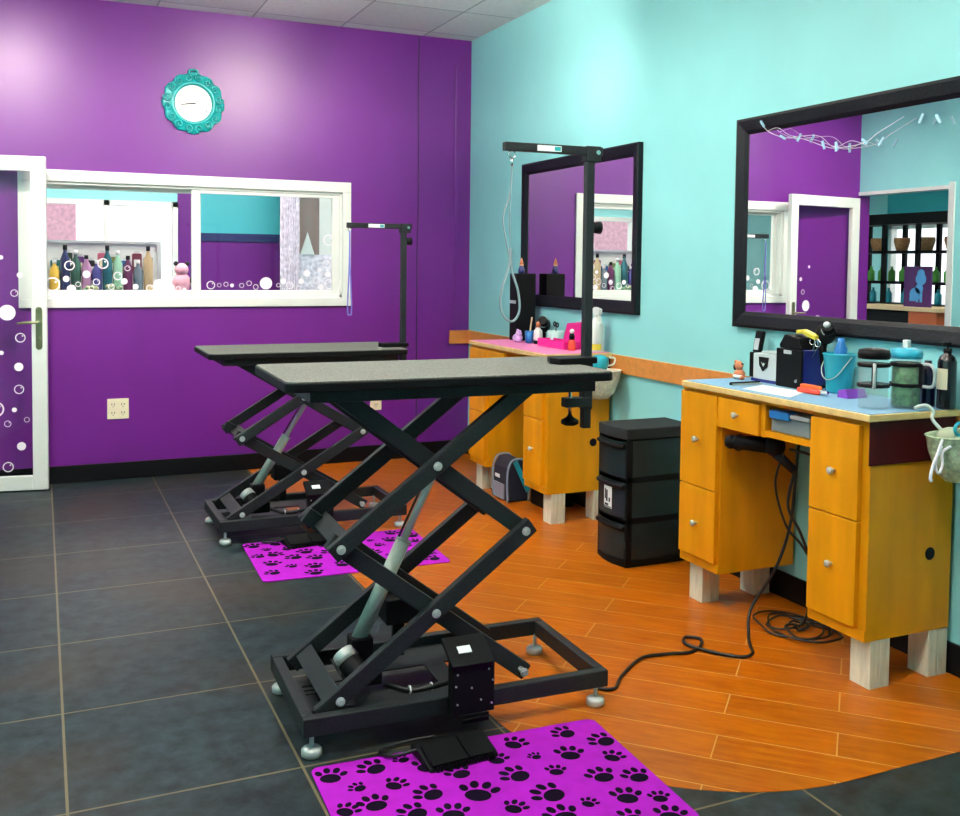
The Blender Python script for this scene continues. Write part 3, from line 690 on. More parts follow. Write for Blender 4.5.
def groom_arm(lab, loc, zb, ztop, reach, rz=0, noose=True, lean=0.):
    """clamp-on arm: origin on the table top edge"""
    T = thing('clamp_stand', lab, 'stand', loc, rz); z0 = loc[2]
    s = .0145; hh = ztop-z0
    b = MB(); b.box(-s, s, -s, s, zb-z0, hh); post = b.build('upright_post', STEEL, T, bevel=.002)
    b = MB(); b.box(-reach, .045, -.014, .014, hh-.028, hh); b.box(-.02, .035, -.019, .019, hh-.05, hh+.002); arm = b.build('cross_arm', STEEL, T, bevel=.002)
    b = MB(); b.box(-reach*.64, -reach*.36, -.0155, -.014, hh-.024, hh-.005); b.build('arm_label', PAPER, arm)
    b = MB(); b.box(-reach*.44, -reach*.37, -.0162, -.0155, hh-.021, hh-.008); b.build('label_print', CLOCKTEAL, arm)
    b = MB(); b.cyl((.02, -.019, hh-.02), (.02, -.028, hh-.02), .008, None, 10); b.build('hinge_bolt', CHROME, T)
    b = MB(); b.cyl((s, 0, hh*.63 if noose else hh*.86), (s+.03, 0, hh*.63 if noose else hh*.86), .018, .022, 14); b.build('height_knob', BLACK, T)
    # clamp
    b = MB(); b.prism([(-.125, -.05), (.02, -.045), (.02, .045), (-.125, .05), (-.14, 0)], .001, .022); b.build('clamp_plate', BLACK, T, bevel=.004)
    b = MB(); b.box(-.085, s, -.02, .02, -.15, -.118); b.box(-s-.003, s+.003, -s-.003, s+.003, -.16, -.0); b.build('clamp_bracket', STEEL, T, bevel=.003)
    b = MB(); b.cyl((-.06, 0, -.19), (-.06, 0, -.071), .006, None, 10); b.build('clamp_screw', CHROME, T)
    b = MB(); b.lathe([(.006, -.155), (.012, -.165), (.03, -.175), (.031, -.187), (.02, -.193)], (-.06, 0, -.02), 16); b.build('clamp_knob', BLACK, T)
    return T, hh
ga, hh = groom_arm('tall black grooming arm clamped to the nearer table, grey noose hanging', (1.712, 2.95, 1.087), .862, 1.823, .318, r1)
# noose of the near arm
nz = thing('grooming_noose', 'grey coated cable noose hanging from the taller grooming arm', 'noose', (1.422, 2.955, 1.795))
b = MB(); b.ring((0, 0, -.012), .012, .0025, 'y', 14, 5); b.cyl((0, 0, -.024), (0, 0, -.05), .006, .004, 8); b.build('snap_hook', CHROME, nz)
b = MB(); b.tube(spline([(0, 0, -.05), (-.003, 0, -.12), (-.012, .0, -.16), (-.03, .0, -.22), (-.022, 0, -.28), (-.008, 0, -.34), (-.001, 0, -.38)], 8), .0026, 6)
b.tube(spline([(0, 0, -.05), (-.004, .002, -.2), (-.002, 0, -.38)], 6), .0018, 6); b.build('tether', CABLE, nz)
b = MB(); b.tube(spline([(0, 0, -.32), (.003, 0, -.39), (.027, 0, -.46), (.034, 0, -.525), (.014, 0, -.56), (-.014, 0, -.555), (-.036, 0, -.515), (-.030, 0, -.45), (-.008, 0, -.385), (-.003, 0, -.32)], 8), .0042, 7); b.build('loop', CABLE, nz)
groom_arm('shorter black grooming arm clamped to the farther table by purple wall', (1.82, 5.14, .965), .80, 1.637, .32, 0, False)
nz = thing('grooming_noose', 'thin lilac noose hanging from the shorter grooming arm by the window', 'noose', (1.515, 5.14, 1.612))
b = MB(); b.ring((0, 0, -.012), .01, .002, 'y', 12, 5); b.build('snap_hook', CHROME, nz)
b = MB(); b.tube(spline([(0, 0, -.02), (.002, 0, -.2), (.012, 0, -.44), (0, 0, -.47), (-.01, 0, -.44), (-.002, 0, -.2), (0, 0, -.02)], 8), .0038, 6); b.build('loop', LILACC, nz)

# ------------------------------------------------------------------ paw print mats
def paw(b, x, y, s, a, z):
    def ell(cx_, cy_, rx_, ry_, rot=0):
        P = []
        for k in range(14):
            t = 2*PI*k/14; u, w = rx_*math.cos(t), ry_*math.sin(t)
            u, w = u*math.cos(rot)-w*math.sin(rot)+cx_, u*math.sin(rot)+w*math.cos(rot)+cy_
            P.append((x+s*(u*math.cos(a)-w*math.sin(a)), y+s*(u*math.sin(a)+w*math.cos(a))))
        b.prism(P, z, z+.0004, 'xy', 1)
    ell(0, -.011, .026, .021)
    ell(-.031, .012, .0085, .0125, .5); ell(-.012, .027, .009, .0135, .15); ell(.012, .027, .009, .0135, -.15); ell(.031, .012, .0085, .0125, -.5)
def mat(lab, loc, rz, paws, hx, hy):
    b = MB(); r = .025; P = []
    for cx_, cy_, a0 in ((hx-r, hy-r, 0), (-hx+r, hy-r, PI/2), (-hx+r, -hy+r, PI), (hx-r, -hy+r, 3*PI/2)):
        P += [(cx_+r*math.cos(a0+PI/2*k/5), cy_+r*math.sin(a0+PI/2*k/5)) for k in range(6)]
    b.prism(P, 0, .004)
    for x, y, s, a in paws: paw(b, x, y, s, a, .004)
    solo(b, 'floor_mat', [MAGMAT, PAW], lab, 'mat', loc, rz)
PW = [(-.4, .259, 1), (-.279, .263, 1), (-.189, .281, .6), (-.132, .221, 1), (-.061, .154, .9), (-.345, .175, .6), (-.245, .156, .8), (-.324, .083, 1), (-.173, .08, 1), (-.048, .039, 1.25), (.083, .087, 1.05), (.067, .187, .8), (.152, .254, .9), (.176, .163, .5), (.319, .262, .9), (.277, .142, 1), (.197, .069, .7), (.304, .001, 1), (.387, .083, .8), (.405, .18, 1), (.127, -.034, 1.15), (.013, -.063, .8), (.205, -.112, .6), (.395, -.035, .95), (.315, -.118, 1), (.395, -.153, .7), (.114, -.14, 1.1), (-.146, -.03, 1), (-.242, .006, 1), (-.40, .077, .8), (.273, -.211, .9), (.377, -.236, 1),
      (-.36, -.06, 1), (-.28, -.13, .7), (-.18, -.16, 1), (-.05, -.18, 1), (.03, -.24, .8), (-.38, -.2, .9), (-.2, -.26, 1)]
random.seed(3)
mat('magenta paw print mat on the floor in front of the nearer grooming table', (1.11, 2.345, 0.0013), math.radians(-2.2), [(x, y-.02, s*1.12, random.choice((-.5, -.3, .3, -.8, .6, .1))) for x, y, s in PW], .445, .30)
mat('magenta paw print mat on the floor in front of the farther grooming table', (1.345, 4.635, 0.0013), math.radians(-2.0), [(x, y, s*1.12, random.choice((-.5, -.3, .3, -.8, .6, .1))) for x, y, s in PW], .445, .315)

# ------------------------------------------------------------------ desks
def desk(lab, y0, top):
    """origin at the near front corner on the floor; +y runs along the wall, +x towards the wall"""
    T = thing('grooming_desk', lab, 'desk', (2.51, y0, 0))
    L, dp, zb, zt = 1.045, .39, .168, .915
    for x in (.03, dp-.09):
        for y in (.002, L-.118):
            b = MB(); b.box(x+.002, x+.045, y, y+.09, 0, zb); b.box(x+.047, x+.09, y, y+.09, 0, zb); b.build('timber_foot', POST, T, bevel=.002)
    pw = .268; pl = .26
    # right hand (near) and far pedestals as open boxes with a solid side
    b = MB(); b.box(.018, dp, 0, .018, zb, zt); b.box(.018, dp, pw-.018, pw, zb, zt); b.box(.018, dp, .018, pw-.018, zb, zb+.018); b.box(dp-.01, dp, .018, pw-.018, zb+.018, zt); b.box(.0, .018, 0, pw, zb, .205); b.box(0, .018, 0, pw, .9, zt); b.box(0.006, .018, 0, pw, .205, .9)
    b.build('pedestal', MAPLE, T)
    b = MB(); b.box(.018, dp, L-pl, L-pl+.018, zb, zt); b.box(.018, dp, L-.018, L, zb, zt); b.box(.018, dp, L-pl+.018, L-.018, zb, zb+.018); b.box(dp-.01, dp, L-pl+.018, L-.018, zb+.018, zt); b.box(0, .018, L-pl, L, zb, .205); b.box(0, .018, L-pl, L, .9, zt); b.box(.006, .018, L-pl, L, .205, .9)
    b.build('pedestal', MAPLE, T)
    def front(ya, yb, za, zb_, kz, nm='drawer_front', ky=None):
        b = MB(); b.box(-.014, .006, ya, yb, za, zb_); o = b.build(nm, MAPLE, T, bevel=.002)
        b = MB(); ky = (ya+yb)/2 if ky is None else ky
        b.cyl((-.014, ky, kz), (-.03, ky, kz), .006, None, 10); b.cyl((-.028, ky, kz), (-.036, ky, kz), .012, .014, 16); b.cyl((-.036, ky, kz), (-.041, ky, kz), .014, .008, 16); b.build('knob', ZINC, o)
    ky = .143
    front(.035, pw-.006, .208, .568, .40, ky=ky); front(.035, pw-.006, .573, .897, .725, ky=ky)
    front(L-pl+.012, L-.006, .208, .503, .352, ky=L-.128); front(L-pl+.012, L-.006, .508, .897, .705, ky=L-.128)
    # drawer and cubby over the knee hole
    b = MB(); b.box(.018, dp-.05, .525, .54, .775, zt); b.box(.01, dp-.05, pw, .525, .785, .80); b.box(0.0, .018, pw, L-pl, .9, zt); b.box(.0, .018, .52, .542, .775, .9); b.box(.0, .012, pw, .525, .780, .802); b.box(.02, dp-.05, .54, L-pl, .775, .785); b.box(dp-.06, dp-.05, pw, .525, .80, zt)
    b.build('drawer_housing', MAPLE, T)
    front(.542, L-pl+.004, .777, .897, .84)
    b = MB(); b.box(-.004, dp-.0, -.004, 0, .765, .912); b.build('side_panel', REDWOOD, T, bevel=.001)
    b = MB(); b.cyl((.29, -.002, .44), (.29, .001, .44), .022, None, 20); b.build('cable_hole', BLACK, T)
    b = MB(); b.box(-.025, dp, -.02, L-.02, zt, .938); ctop = b.build('desk_top', MAPLETOP, T, bevel=.003)
    b = MB(); b.box(-.012, dp-.006, -.008, L-.03, .938, .9405); b.build('top_mat', top, ctop)
    return T
desk('maple desk on white timber feet with blue topped surface, nearest the camera', 2.453, BLUEMAT)
desk('maple desk on white timber feet with pink topped surface, behind the black drawer tower', 4.735, PINKMAT)
ZT = .941

def bask(lab, loc, handle, wv=WOVEN):
    t = thing('mesh_basket', lab, 'basket', loc)
    b = MB(); n = 28; prof = [(.05, -.15), (.085, -.12), (.115, -.05), (.125, 0), (.131, .004), (.125, .006), (.118, .0), (.108, -.05), (.078, -.115), (.045, -.143), (.0005, -.143)]
    b.lathe([(.0005, -.15)]+prof, (0, 0, 0), n, 0, True, 1., .68); b.build('bowl', wv, t)
    b = MB(); b.tube(spline([(-.015, .06, .01), (-.032, .085, .045), (-.024, .09, .07), (-.04, .102, .09), (-.062, .112, .088), (-.078, .12, .080)] if handle else [(-.06, .05, 0), (-.07, .075, .04), (-.06, .095, .08), (-.05, .10, .09)], 8), .006, 7); b.build('hook', WHITE if handle else AQUA, t)
    return t
bk = bask('pale green mesh basket with white string hooked on near end of the nearest desk', (2.79, 2.338, .868), True)
b = MB(); b.ball((.02, -.01, -.02), .09, .055, .05); b.ball((-.03, .01, -.0), .05, .04, .03); solo(b, 'folded_cloth', CLOTH, 'grey green cloth stuffed in the pale green mesh basket', 'cloth', (2.79, 2.338, .868))
b = MB(); b.ring((-.04, -.03, .02), .02, .006, 'y', 16, 6); solo(b, 'teal_tape_roll', AQUA, 'small teal ring lying in the pale green mesh basket', 'ring', (2.79, 2.338, .878))
b = MB(); b.tube(spline([(-.115, -.03, 0), (-.145, -.04, -.04), (-.155, -.04, -.08), (-.145, -.045, -.105), (-.13, -.045, -.08), (-.125, -.04, -.04), (-.10, -.05, -.02)], 8), .005, 6); b.tube(spline([(-.125, -.035, -.02), (-.16, -.04, -.07), (-.175, -.04, -.115), (-.17, -.04, -.13)], 8), .006, 6)
b.build('string_tie', STICK, bk)
bask('beige mesh basket hooked on near end of the farther desk', (2.77, 4.625, .85), False, BEIGEW)

t = thing('aqua_cup', 'small aqua cup with white handle in the beige mesh basket', 'cup', (2.765, 4.62, .86))
b = MB(); b.lathe([(.0005, 0), (.04, 0), (.05, .03), (.048, .06), (.03, .075), (.0005, .08)], (0, 0, 0), 20); b.build('cup', AQUA, t)
b = MB(); b.tube(spline([(.04, -.02, .02), (.07, -.03, .03), (.075, -.03, .06), (.045, -.02, .065)], 6), .005, 6); b.build('handle', WHITE, t)
# plastic box in the cubby
t = thing('storage_box', 'clear plastic box with blue lid in the open cubby of nearest desk', 'box', (2.525, 2.858, .804))
b = MB(); b.box(0, .22, -.105, .1, 0, .06); b.build('box_body', smoky('clear_box', '#eef6f8', '#b8ccd4', .4), t, bevel=.006)
b = MB(); b.box(-.006, .226, -.11, .105, .06, .075); b.build('box_lid', SILVER, t, bevel=.003)
b = MB(); b.box(-.012, .03, -.01, .098, .05, .08); b.build('latch', BLUE, t, bevel=.004)

# ------------------------------------------------------------------ things on the nearest desk
t = thing('dog_figurine', 'small brown and white dog figurine on far end of blue desk', 'figurine', (2.735, 3.41, ZT))
b = MB(); b.ball((0, 0, .025), .02, .03, .018); b.ball((-.006, -.022, .01), .012, .016, .01); b.ball((0.0, .028, .01), .012, .014, .01); b.ball((-.005, .0, .06), .017, .02, .02); b.ball((-.008, -.018, .058), .008, .012, .009); b.ball((-.01, .012, .075), .008); b.ball((0, 0, .042), .012, .014, .02); b.build('body', ORNG, t)
b = MB(); b.ball((-.012, .016, .052), .007, .008, .014); b.ball((-.004, -.022, .066), .006); b.build('ears', BLACK, t)
b = MB(); b.ball((-.008, -.002, .013), .016, .03, .011); b.build('chest', WHITE, t)

t = thing('cordless_phone', 'black and silver handset standing in a charger behind white clipper box', 'phone', (2.87, 3.455, ZT))
b = MB(); b.box(-.025, .025, -.03, .03, 0, .11); b.build('charger', BLACK, t, bevel=.006)
b = MB(); b.obox((.004, 0, .155), Vector((.98, 0, -.18)), Vector((0, 1, 0)), Vector((.18, 0, .98)), .012, .022, .048); h_ = b.build('handset', BLACK, t, bevel=.006)
b = MB(); b.obox((-.0085, 0, .145), Vector((.98, 0, -.18)), Vector((0, 1, 0)), Vector((.18, 0, .98)), .002, .015, .025); b.build('keypad', SILVER, h_)

t = thing('clipper_box', 'white appliance box with a black shield emblem beside the navy tool case', 'appliance', (2.765, 3.215, ZT))
b = MB(); b.box(0, .10, 0, .145, 0, .118); b.box(.02, .09, .02, .12, .118, .128); b.build('box_body', M('white_appliance', '#bfc7c8', .3), t, bevel=.012)
b = MB(); b.prism([(.045, .105), (.105, .105), (.102, .07), (.08, .045), (.052, .065)], -.004, .002, 'yz'); b.build('shield_emblem', BLACK, t)
b = MB(); b.prism([(.062, .082), (.075, .066), (.088, .084), (.080, .075), (.075, .082), (.070, .075)], -.0055, -.004, 'yz'); b.build('emblem_mark', WHITE, t)
b = MB(); b.box(-.005, .105, -.005, .15, 0, .012); b.build('base', NAVYPL, t)

t = thing('tool_case', 'navy and black tool case holding shears on the blue desk', 'case', (2.735, 3.035, ZT))
b = MB(); b.box(0, .012, 0, .148, 0, .155); b.box(.012, .13, .133, .148, 0, .155); b.box(.012, .13, 0, .133, 0, .012); b.build('front_panel', BLACK, t, bevel=.004)
b = MB(); b.box(.012, .13, 0, .012, .012, .155); b.box(.12, .13, .012, .133, .012, .155); b.build('side_panel', NAVYPL, t, bevel=.003)
b = MB(); b.prism([(.012, .156), (.03, .2), (.11, .212), (.14, .17), (.136, .156)], .008, .10, 'yz'); b.build('lid', BLACK, t, bevel=.004)
b = MB(); b.box(-.004, 0, .055, .10, .135, .15); b.build('latch', SILVER, t, bevel=.002)
b = MB(); b.cyl((-.003, .028, .03), (.0, .028, .03), .007, None, 12); b.build('rivet', CHROME, t)
b = MB(); b.bar((2.80, 3.09, 1.165), (2.80, 3.02, 1.145), (1, 0, 0), .03, .018); b.bar((2.80, 3.13, 1.162), (2.80, 3.085, 1.168), (1, 0, 0), .026, .016); solo(b, 'yellow_clipper', YEL, 'yellow handled clipper lying on top of the navy tool case', 'clipper', bevel=.004)
t = thing('grooming_shears', 'silver grooming shears with ring handles poking up from navy tool case', 'shears', (2.79, 3.02, 1.09))
b = MB(); b.ring((0, .018, .04), .014, .003, 'x', 14, 5); b.ring((0, -.012, .035), .014, .003, 'x', 14, 5); b.bar((0, .01, .026), (.0, .05, -.06), (1, 0, 0), .004, .008); b.bar((0, -.008, .02), (.0, .045, -.06), (1, 0, 0), .004, .008); b.build('handles', CHROME, t)
t = thing('hair_dryer', 'small black dryer nozzle lying on top of the tool case by the mirror', 'dryer', (2.84, 3.03, 1.12))
b = MB(); b.ball((0, -.01, .04), .038, .04, .042); b.cyl((0, -.02, .05), (-.03, -.05, .075), .03, .022, 16); b.cyl((0, 0, .02), (.0, .02, -.10), .018, .014, 12); b.build('dryer_body', BLACK, t)
b = MB(); b.ring((-.012, -.032, .062), .027, .004, 'y', 16, 5); b.ball((-.028, -.045, .078), .014); b.build('nozzle_ring', SILVER, t)

t = thing('bucket', 'turquoise metal bucket with wire handle on the blue desk', 'bucket', (2.815, 2.915, ZT))
b = MB(); b.lathe([(.0005, 0), (.043, 0), (.046, .01), (.06, .145), (.064, .15), (.06, .153), (.056, .145), (.043, .012), (.0005, .01)], (0, 0, 0), 28); b.build('bucket_body', AQUA, t)
b = MB(); b.tube(spline([(0, -.063, .142), (-.035, -.056, .10), (-.052, -.034, .066), (-.058, 0, .052), (-.052, .034, .066), (-.035, .056, .10), (0, .063, .142)], 6), .0022, 6); b.build('wire_handle', ALU, t)
b = MB(); b.lathe([(.022, 0), (.024, .005), (.024, .14), (.014, .16), (.014, .18)], (0, 0, 0), 14); solo(b, 'blue_bottle', BLUE, 'blue bottle standing inside the turquoise bucket', 'bottle', (2.83, 2.925, ZT+.03))

t = thing('nail_clippers', 'red and orange handled nail clippers lying in front of turquoise bucket', 'clippers', (2.685, 2.92, ZT))
b = MB(); b.prism([(-.012, .07), (.004, .06), (.008, 0), (.004, -.045), (-.008, -.05), (-.018, 0)], 0, .02); b.build('lower_handle', RED, t, bevel=.005)
b = MB(); b.prism([(.0, .065), (.016, .05), (.02, 0), (.01, -.045), (.002, -.05), (.0, 0)], .016, .034); b.build('upper_handle', M('orange_plastic', '#e2622c', .4), t, bevel=.005)
b = MB(); b.box(-.004, .006, -.085, -.045, .008, .02); b.build('blades', CHROME, t)
b = MB(); b.prism([(-.04, -.0), (.015, 0), (.01, .028), (-.026, .034)], -.045, .05, 'xz'); o = solo(b, 'purple_block', PURP, 'small purple wedge block on blue desk in front of carafes', 'block', (2.76, 2.80, ZT), PI/2*1.0, bevel=.002)
b = MB(); b.prism([(.0, .275), (-.004, -.0), (.165, .10), (.155, .34)], 0, .0015); solo(b, 'paper_sheet', PAPER, 'white sheet of paper lying on the blue desk', 'paper', (2.535, 2.865, ZT))
t = thing('slicker_comb', 'black and silver comb lying behind the paper on the blue desk', 'comb', (2.64, 3.25, ZT))
b = MB(); b.box(-.08, .07, -.006, .006, 0, .012); b.build('comb_handle', BLACK, t, bevel=.003)
b = MB()
for k in range(18): b.box(-.075+.008*k, -.073+.008*k, -.03, -.006, .003, .007)
b.build('comb_teeth', ALU, t)

def carafe(lab, loc, rz, lidmat):
    t = thing('coffee_carafe', lab, 'carafe', loc, rz)
    b = MB(); b.lathe([(.0005, 0), (.047, 0), (.05, .005), (.05, .175), (.047, .175), (.047, .006), (.0005, .006)], (0, 0, 0), 28); b.build('glass_body', JARGLASS, t)
    b = MB()
    for z in (.075, .145): b.lathe([(.0505, z), (.0535, z), (.0535, z+.012), (.0505, z+.012), (.0505, z)], (0, 0, 0), 28)
    b.box(-.062, -.05, -.008, .008, .075, .157)
    b.build('band_frame', BLACK, t)
    b = MB(); b.tube(spline([(-.055, 0, .155), (-.085, 0, .155), (-.10, 0, .135), (-.10, 0, .095), (-.09, 0, .08), (-.055, 0, .08)], 6), .0055, 7); b.build('handle', SILVER, t)
    b = MB(); b.lathe([(.052, .172), (.0535, .188), (.050, .202), (.03, .207), (.0005, .208)], (0, 0, 0), 28); b.build('lid', lidmat, t)
    return t
carafe('clear glass carafe with black domed lid and bands on the blue desk', (2.612, 2.545, ZT), .80, BLACK)
cg = carafe('glass carafe of green herbs with a blue lid and side handle', (2.735, 2.520, ZT), PI/2+.25, M('sky_blue_plastic', '#23a3bf', .4))
b = MB(); b.lathe([(.0005, .008), (.045, .008), (.045, .14), (.03, .155), (.0005, .16)], (0, 0, 0), 20)
solo(b, 'herb_filling', HERB, 'dark green herbs packed inside the blue lidded carafe', 'herbs', (2.735, 2.520, ZT))['kind'] = 'stuff'
b = MB(); b.box(-.01, .01, -.012, .012, .207, .235); b.build('knob', WHITE, cg, bevel=.003)
def pump(lab, name, loc, mt, hgt, r, head=True):
    t = thing(name, lab, 'bottle', loc)
    b = MB(); b.lathe([(.0005, 0), (r, 0), (r+.001, .005), (r+.001, hgt*.72), (r*.8, hgt*.80), (r*.4, hgt*.84), (r*.4, hgt*.88)], (0, 0, 0), 22); b.build('bottle_body', mt, t)
    b = MB(); b.lathe([(r*.45, hgt*.86), (r*.45, hgt*.92), (.004, hgt*.93), (.004, hgt)], (0, 0, 0), 14)
    if head: b.box(-.03, .01, -.006, .006, hgt*.97, hgt*1.02)
    b.build('pump_head', BLACK, t)
    b = MB(); n = 10; vv = []
    for z in (hgt*.3, hgt*.62):
        for k in range(n): a = PI*.75+PI*.5*k/(n-1)+.0; vv.append(((r+.0022)*math.cos(a), (r+.0022)*math.sin(a), z))
    b.add(vv, [(k, k+1, n+k+1, n+k) for k in range(n-1)], 0, True); b.build('bottle_label', CREAM, t)
    return t
pump('black pump bottle with cream label at the near end of blue desk', 'pump_bottle', (2.856, 2.455, ZT), M('black_bottle', '#0b0810', .25, coat=.3), .225, .03)
b = MB(); b.lathe([(.0005, 0), (.027, 0), (.028, .005), (.028, .12), (.012, .14), (.012, .16), (.0005, .16)], (0, 0, 0), 20); solo(b, 'blue_spray_can', DARKGLASS, 'dark blue bottle between the herb carafe and the pump bottle', 'bottle', (2.845, 2.525, ZT))
b = MB(); b.tube(spline([(2.78, 2.45, ZT+.004), (2.765, 2.43, ZT+.006), (2.76, 2.40, ZT+.005)], 6), .003, 6)

# dryer and cords under the drawer
t = thing('hair_dryer', 'black hair dryer hanging under the drawer of nearest desk', 'dryer', (2.57, 3.06, .705))
b = MB(); b.cyl((-.05, .10, .02), (.02, -.02, .025), .027, .033, 18); b.cyl((-.068, .13, .02), (-.05, .10, .02), .022, .027, 18); b.ball((.03, -.04, .025), .042); b.cyl((.03, -.04, .0), (.06, -.12, -.06), .02, .016, 12); b.cyl((.0, .02, .05), (.0, .02, .075), .008, None, 8); b.build('dryer_body', BLACK, t)
b = MB(); b.ring((-.058, .113, .02), .026, .003, 'y', 16, 5); b.ring((-.04, .085, .02), .031, .003, 'y', 16, 5); b.build('nozzle_ring', STEEL, t)
b = MB(); b.tube(spline([(.06, -.12, -.06), (.05, -.10, -.2), (.08, -.14, -.3), (.12, -.15, -.42), (.14, -.13, -.58), (.15, -.1, -.66), (.16, -.07, -.692)], 8), .006, 6)
b.tube(spline([(.04, -.08, .0), (.02, -.06, -.12), (.06, -.08, -.28), (.11, -.12, -.36), (.16, -.18, -.5), (.18, -.2, -.692)], 8), .005, 6)
b.tube(spline([(.05, -.1, .02), (.09, -.2, .0), (.1, -.25, -.1), (.1, -.26, -.2)], 8), .006, 6); b.build('dryer_cord', CORD, t)
b = MB(); pts = []
random.seed(5)
for i in range(60):
    a = i*.55; q = .07+.055*math.sin(i*.21)+.02*math.sin(i*.9)
    pts.append((2.70+q*1.5*math.cos(a)*.8+.02*math.sin(i*.3), 2.98+q*1.3*math.sin(a), .0075+.0045*(i % 5)))
b.tube(spline(pts, 4), .0042, 6)
solo(b, 'coiled_cord', CORD, 'tangled black cord coiled on the floor under nearest desk', 'cord')
b = MB()
pts = [(1.665, 2.84, .02), (1.70, 2.80, .0075), (1.748, 2.786, .0075), (1.82, 2.86, .0075), (1.966, 2.965, .0075), (2.07, 2.965, .0075), (2.162, 2.945, .0075), (2.235, 2.975, .009), (2.275, 3.03, .011), (2.235, 3.065, .0115), (2.195, 3.02, .012), (2.21, 2.955, .0115), (2.26, 2.885, .009), (2.32, 2.835, .0075), (2.375, 2.85, .0075), (2.42, 2.92, .0075), (2.47, 2.99, .02), (2.53, 3.05, .09), (2.60, 3.0, .25), (2.64, 2.97, .42), (2.67, 2.98, .6), (2.70, 3.0, .72), (2.74, 3.02, .774)]
b.tube(spline(pts, 8), .0062, 7)
solo(b, 'power_cord', CORD, 'black power cord looping across the wood floor from nearer table to desk', 'cord')

# ------------------------------------------------------------------ things on the farther desk
t = thing('speaker_tower', 'tall black box standing against the farther mirror on pink desk', 'speaker', (2.74, 5.60, ZT))
b = MB(); b.box(0, .135, 0, .105, 0, .425); b.build('cabinet', BLACK, t, bevel=.004)
b = MB(); b.box(-.002, 0, .012, .1, .235, .255); b.build('grey_strip', SILVER, t)
t = thing('gnome_figurine', 'tiny gnome figurine with pointed hat on top of black box', 'figurine', (2.79, 5.64, ZT+.426))
b = MB(); b.lathe([(.02, 0), (.022, .02), (.014, .04), (.013, .05)], (0, 0, 0), 14); b.build('body', NAVYPL, t)
b = MB(); b.ball((0, 0, .052), .014); b.build('face', M('figurine_skin', '#e0ab8a', .6), t)
b = MB(); b.lathe([(.015, .057), (.009, .08), (.002, .10)], (0, 0, 0), 12); b.build('pointed_hat', ORNG, t)
b = MB(); b.ball((0, 0, .028), .032, .03, .028); b.ball((0, -.015, .055), .02); b.ball((.0, -.03, .07), .009); b.ball((0, 0, .075), .009); solo(b, 'plush_puff', LAV, 'lavender plush puff at front of the pink desk', 'plush', (2.695, 5.49, ZT))
t = thing('brush_cup', 'blue cup holding a brush beside the lavender plush puff', 'cup', (2.75, 5.44, ZT))
b = MB(); b.lathe([(.0005, 0), (.024, 0), (.028, .075), (.025, .075), (.022, .006), (.0005, .006)], (0, 0, 0), 18); b.build('cup', BLUE, t)
b = MB(); b.cyl((0, 0, .02), (.005, -.025, .16), .006, .005, 8); solo(b, 'paint_brush', PALEWOOD, 'wooden handled brush standing in the blue cup', 'brush', (2.75, 5.44, ZT), bevel=0)
t = thing('powder_bottle', 'white bottle with orange cap and black base beside blue cup', 'bottle', (2.775, 5.37, ZT))
b = MB(); b.lathe([(.027, .02), (.029, .03), (.026, .08), (.012, .095), (.012, .10)], (0, 0, 0), 16); b.build('bottle_body', WHITE, t)
b = MB(); b.lathe([(.028, 0), (.029, .02)], (0, 0, 0), 16); b.build('base', BLACK, t)
b = MB(); b.lathe([(.014, .10), (.014, .13), (.008, .135)], (0, 0, 0), 12); b.build('cap', ORNG, t)
t = thing('hair_dryer', 'black hair dryer lying at back of the pink desk under mirror', 'dryer', (2.845, 5.44, ZT))
b = MB(); b.ball((0, .0, .11), .045, .06, .05); b.cyl((-.01, -.03, .12), (-.05, -.09, .145), .034, .026, 16); b.cyl((0, 0, .09), (0, .01, .0), .02, .024, 12); b.build('dryer_body', BLACK, t)
b = MB(); b.ring((-.03, -.06, .132), .032, .004, 'y', 16, 5); b.build('nozzle_ring', SILVER, t)
t = thing('mint_bowl', 'pale mint bowl of scissors behind the magenta tray', 'bowl', (2.845, 5.27, ZT))
b = MB(); b.lathe([(.0005, 0), (.038, 0), (.05, .03), (.052, .085), (.048, .085), (.044, .03), (.034, .006), (.0005, .006)], (0, 0, 0), 22); b.build('bowl', MINT, t)
t = thing('scissors', 'black handled scissors standing in the pale mint bowl', 'scissors', (2.845, 5.27, ZT+.02))
b = MB(); b.ring((0, .018, .105), .013, .004, 'x', 14, 5); b.ring((0, -.014, .10), .013, .004, 'x', 14, 5); b.build('handles', BLACK, t)
b = MB(); b.bar((0, .012, .092), (0, -.012, .0), (1, 0, 0), .003, .007); b.bar((0, -.008, .088), (0, .012, .0), (1, 0, 0), .003, .007); b.build('blades', CHROME, t)
b = MB(); x0, x1, y0, y1 = -.05, .05, -.17, .16
b.box(x0, x1, y0, y1, 0, .008); b.box(x0, x0+.006, y0, y1, .008, .045); b.box(x1-.006, x1, y0, y1, .008, .045); b.box(x0+.006, x1-.006, y0, y0+.006, .008, .045); b.box(x0+.006, x1-.006, y1-.006, y1, .008, .045)
solo(b, 'magenta_tray', MAG, 'shallow magenta tray on front edge of the pink desk', 'tray', (2.765, 5.10, ZT), bevel=.002)
t = thing('magenta_caddy', 'magenta sloped caddy full of small bottles beside magenta tray', 'caddy', (2.86, 5.06, ZT))
b = MB(); b.prism([(-.11, 0), (.11, 0), (.045, .14), (-.11, .155)], -.03, -.024, 'yz'); b.prism([(-.11, 0), (.11, 0), (.045, .14), (-.11, .155)], .03, .036, 'yz'); b.prism([(.105, 0), (.11, 0), (.045, .14), (.04, .14)], -.024, .03, 'yz'); b.box(-.024, .03, -.11, -.104, 0, .155); b.box(-.024, .03, -.104, .104, 0, .006); b.build('caddy_body', MAG, t)
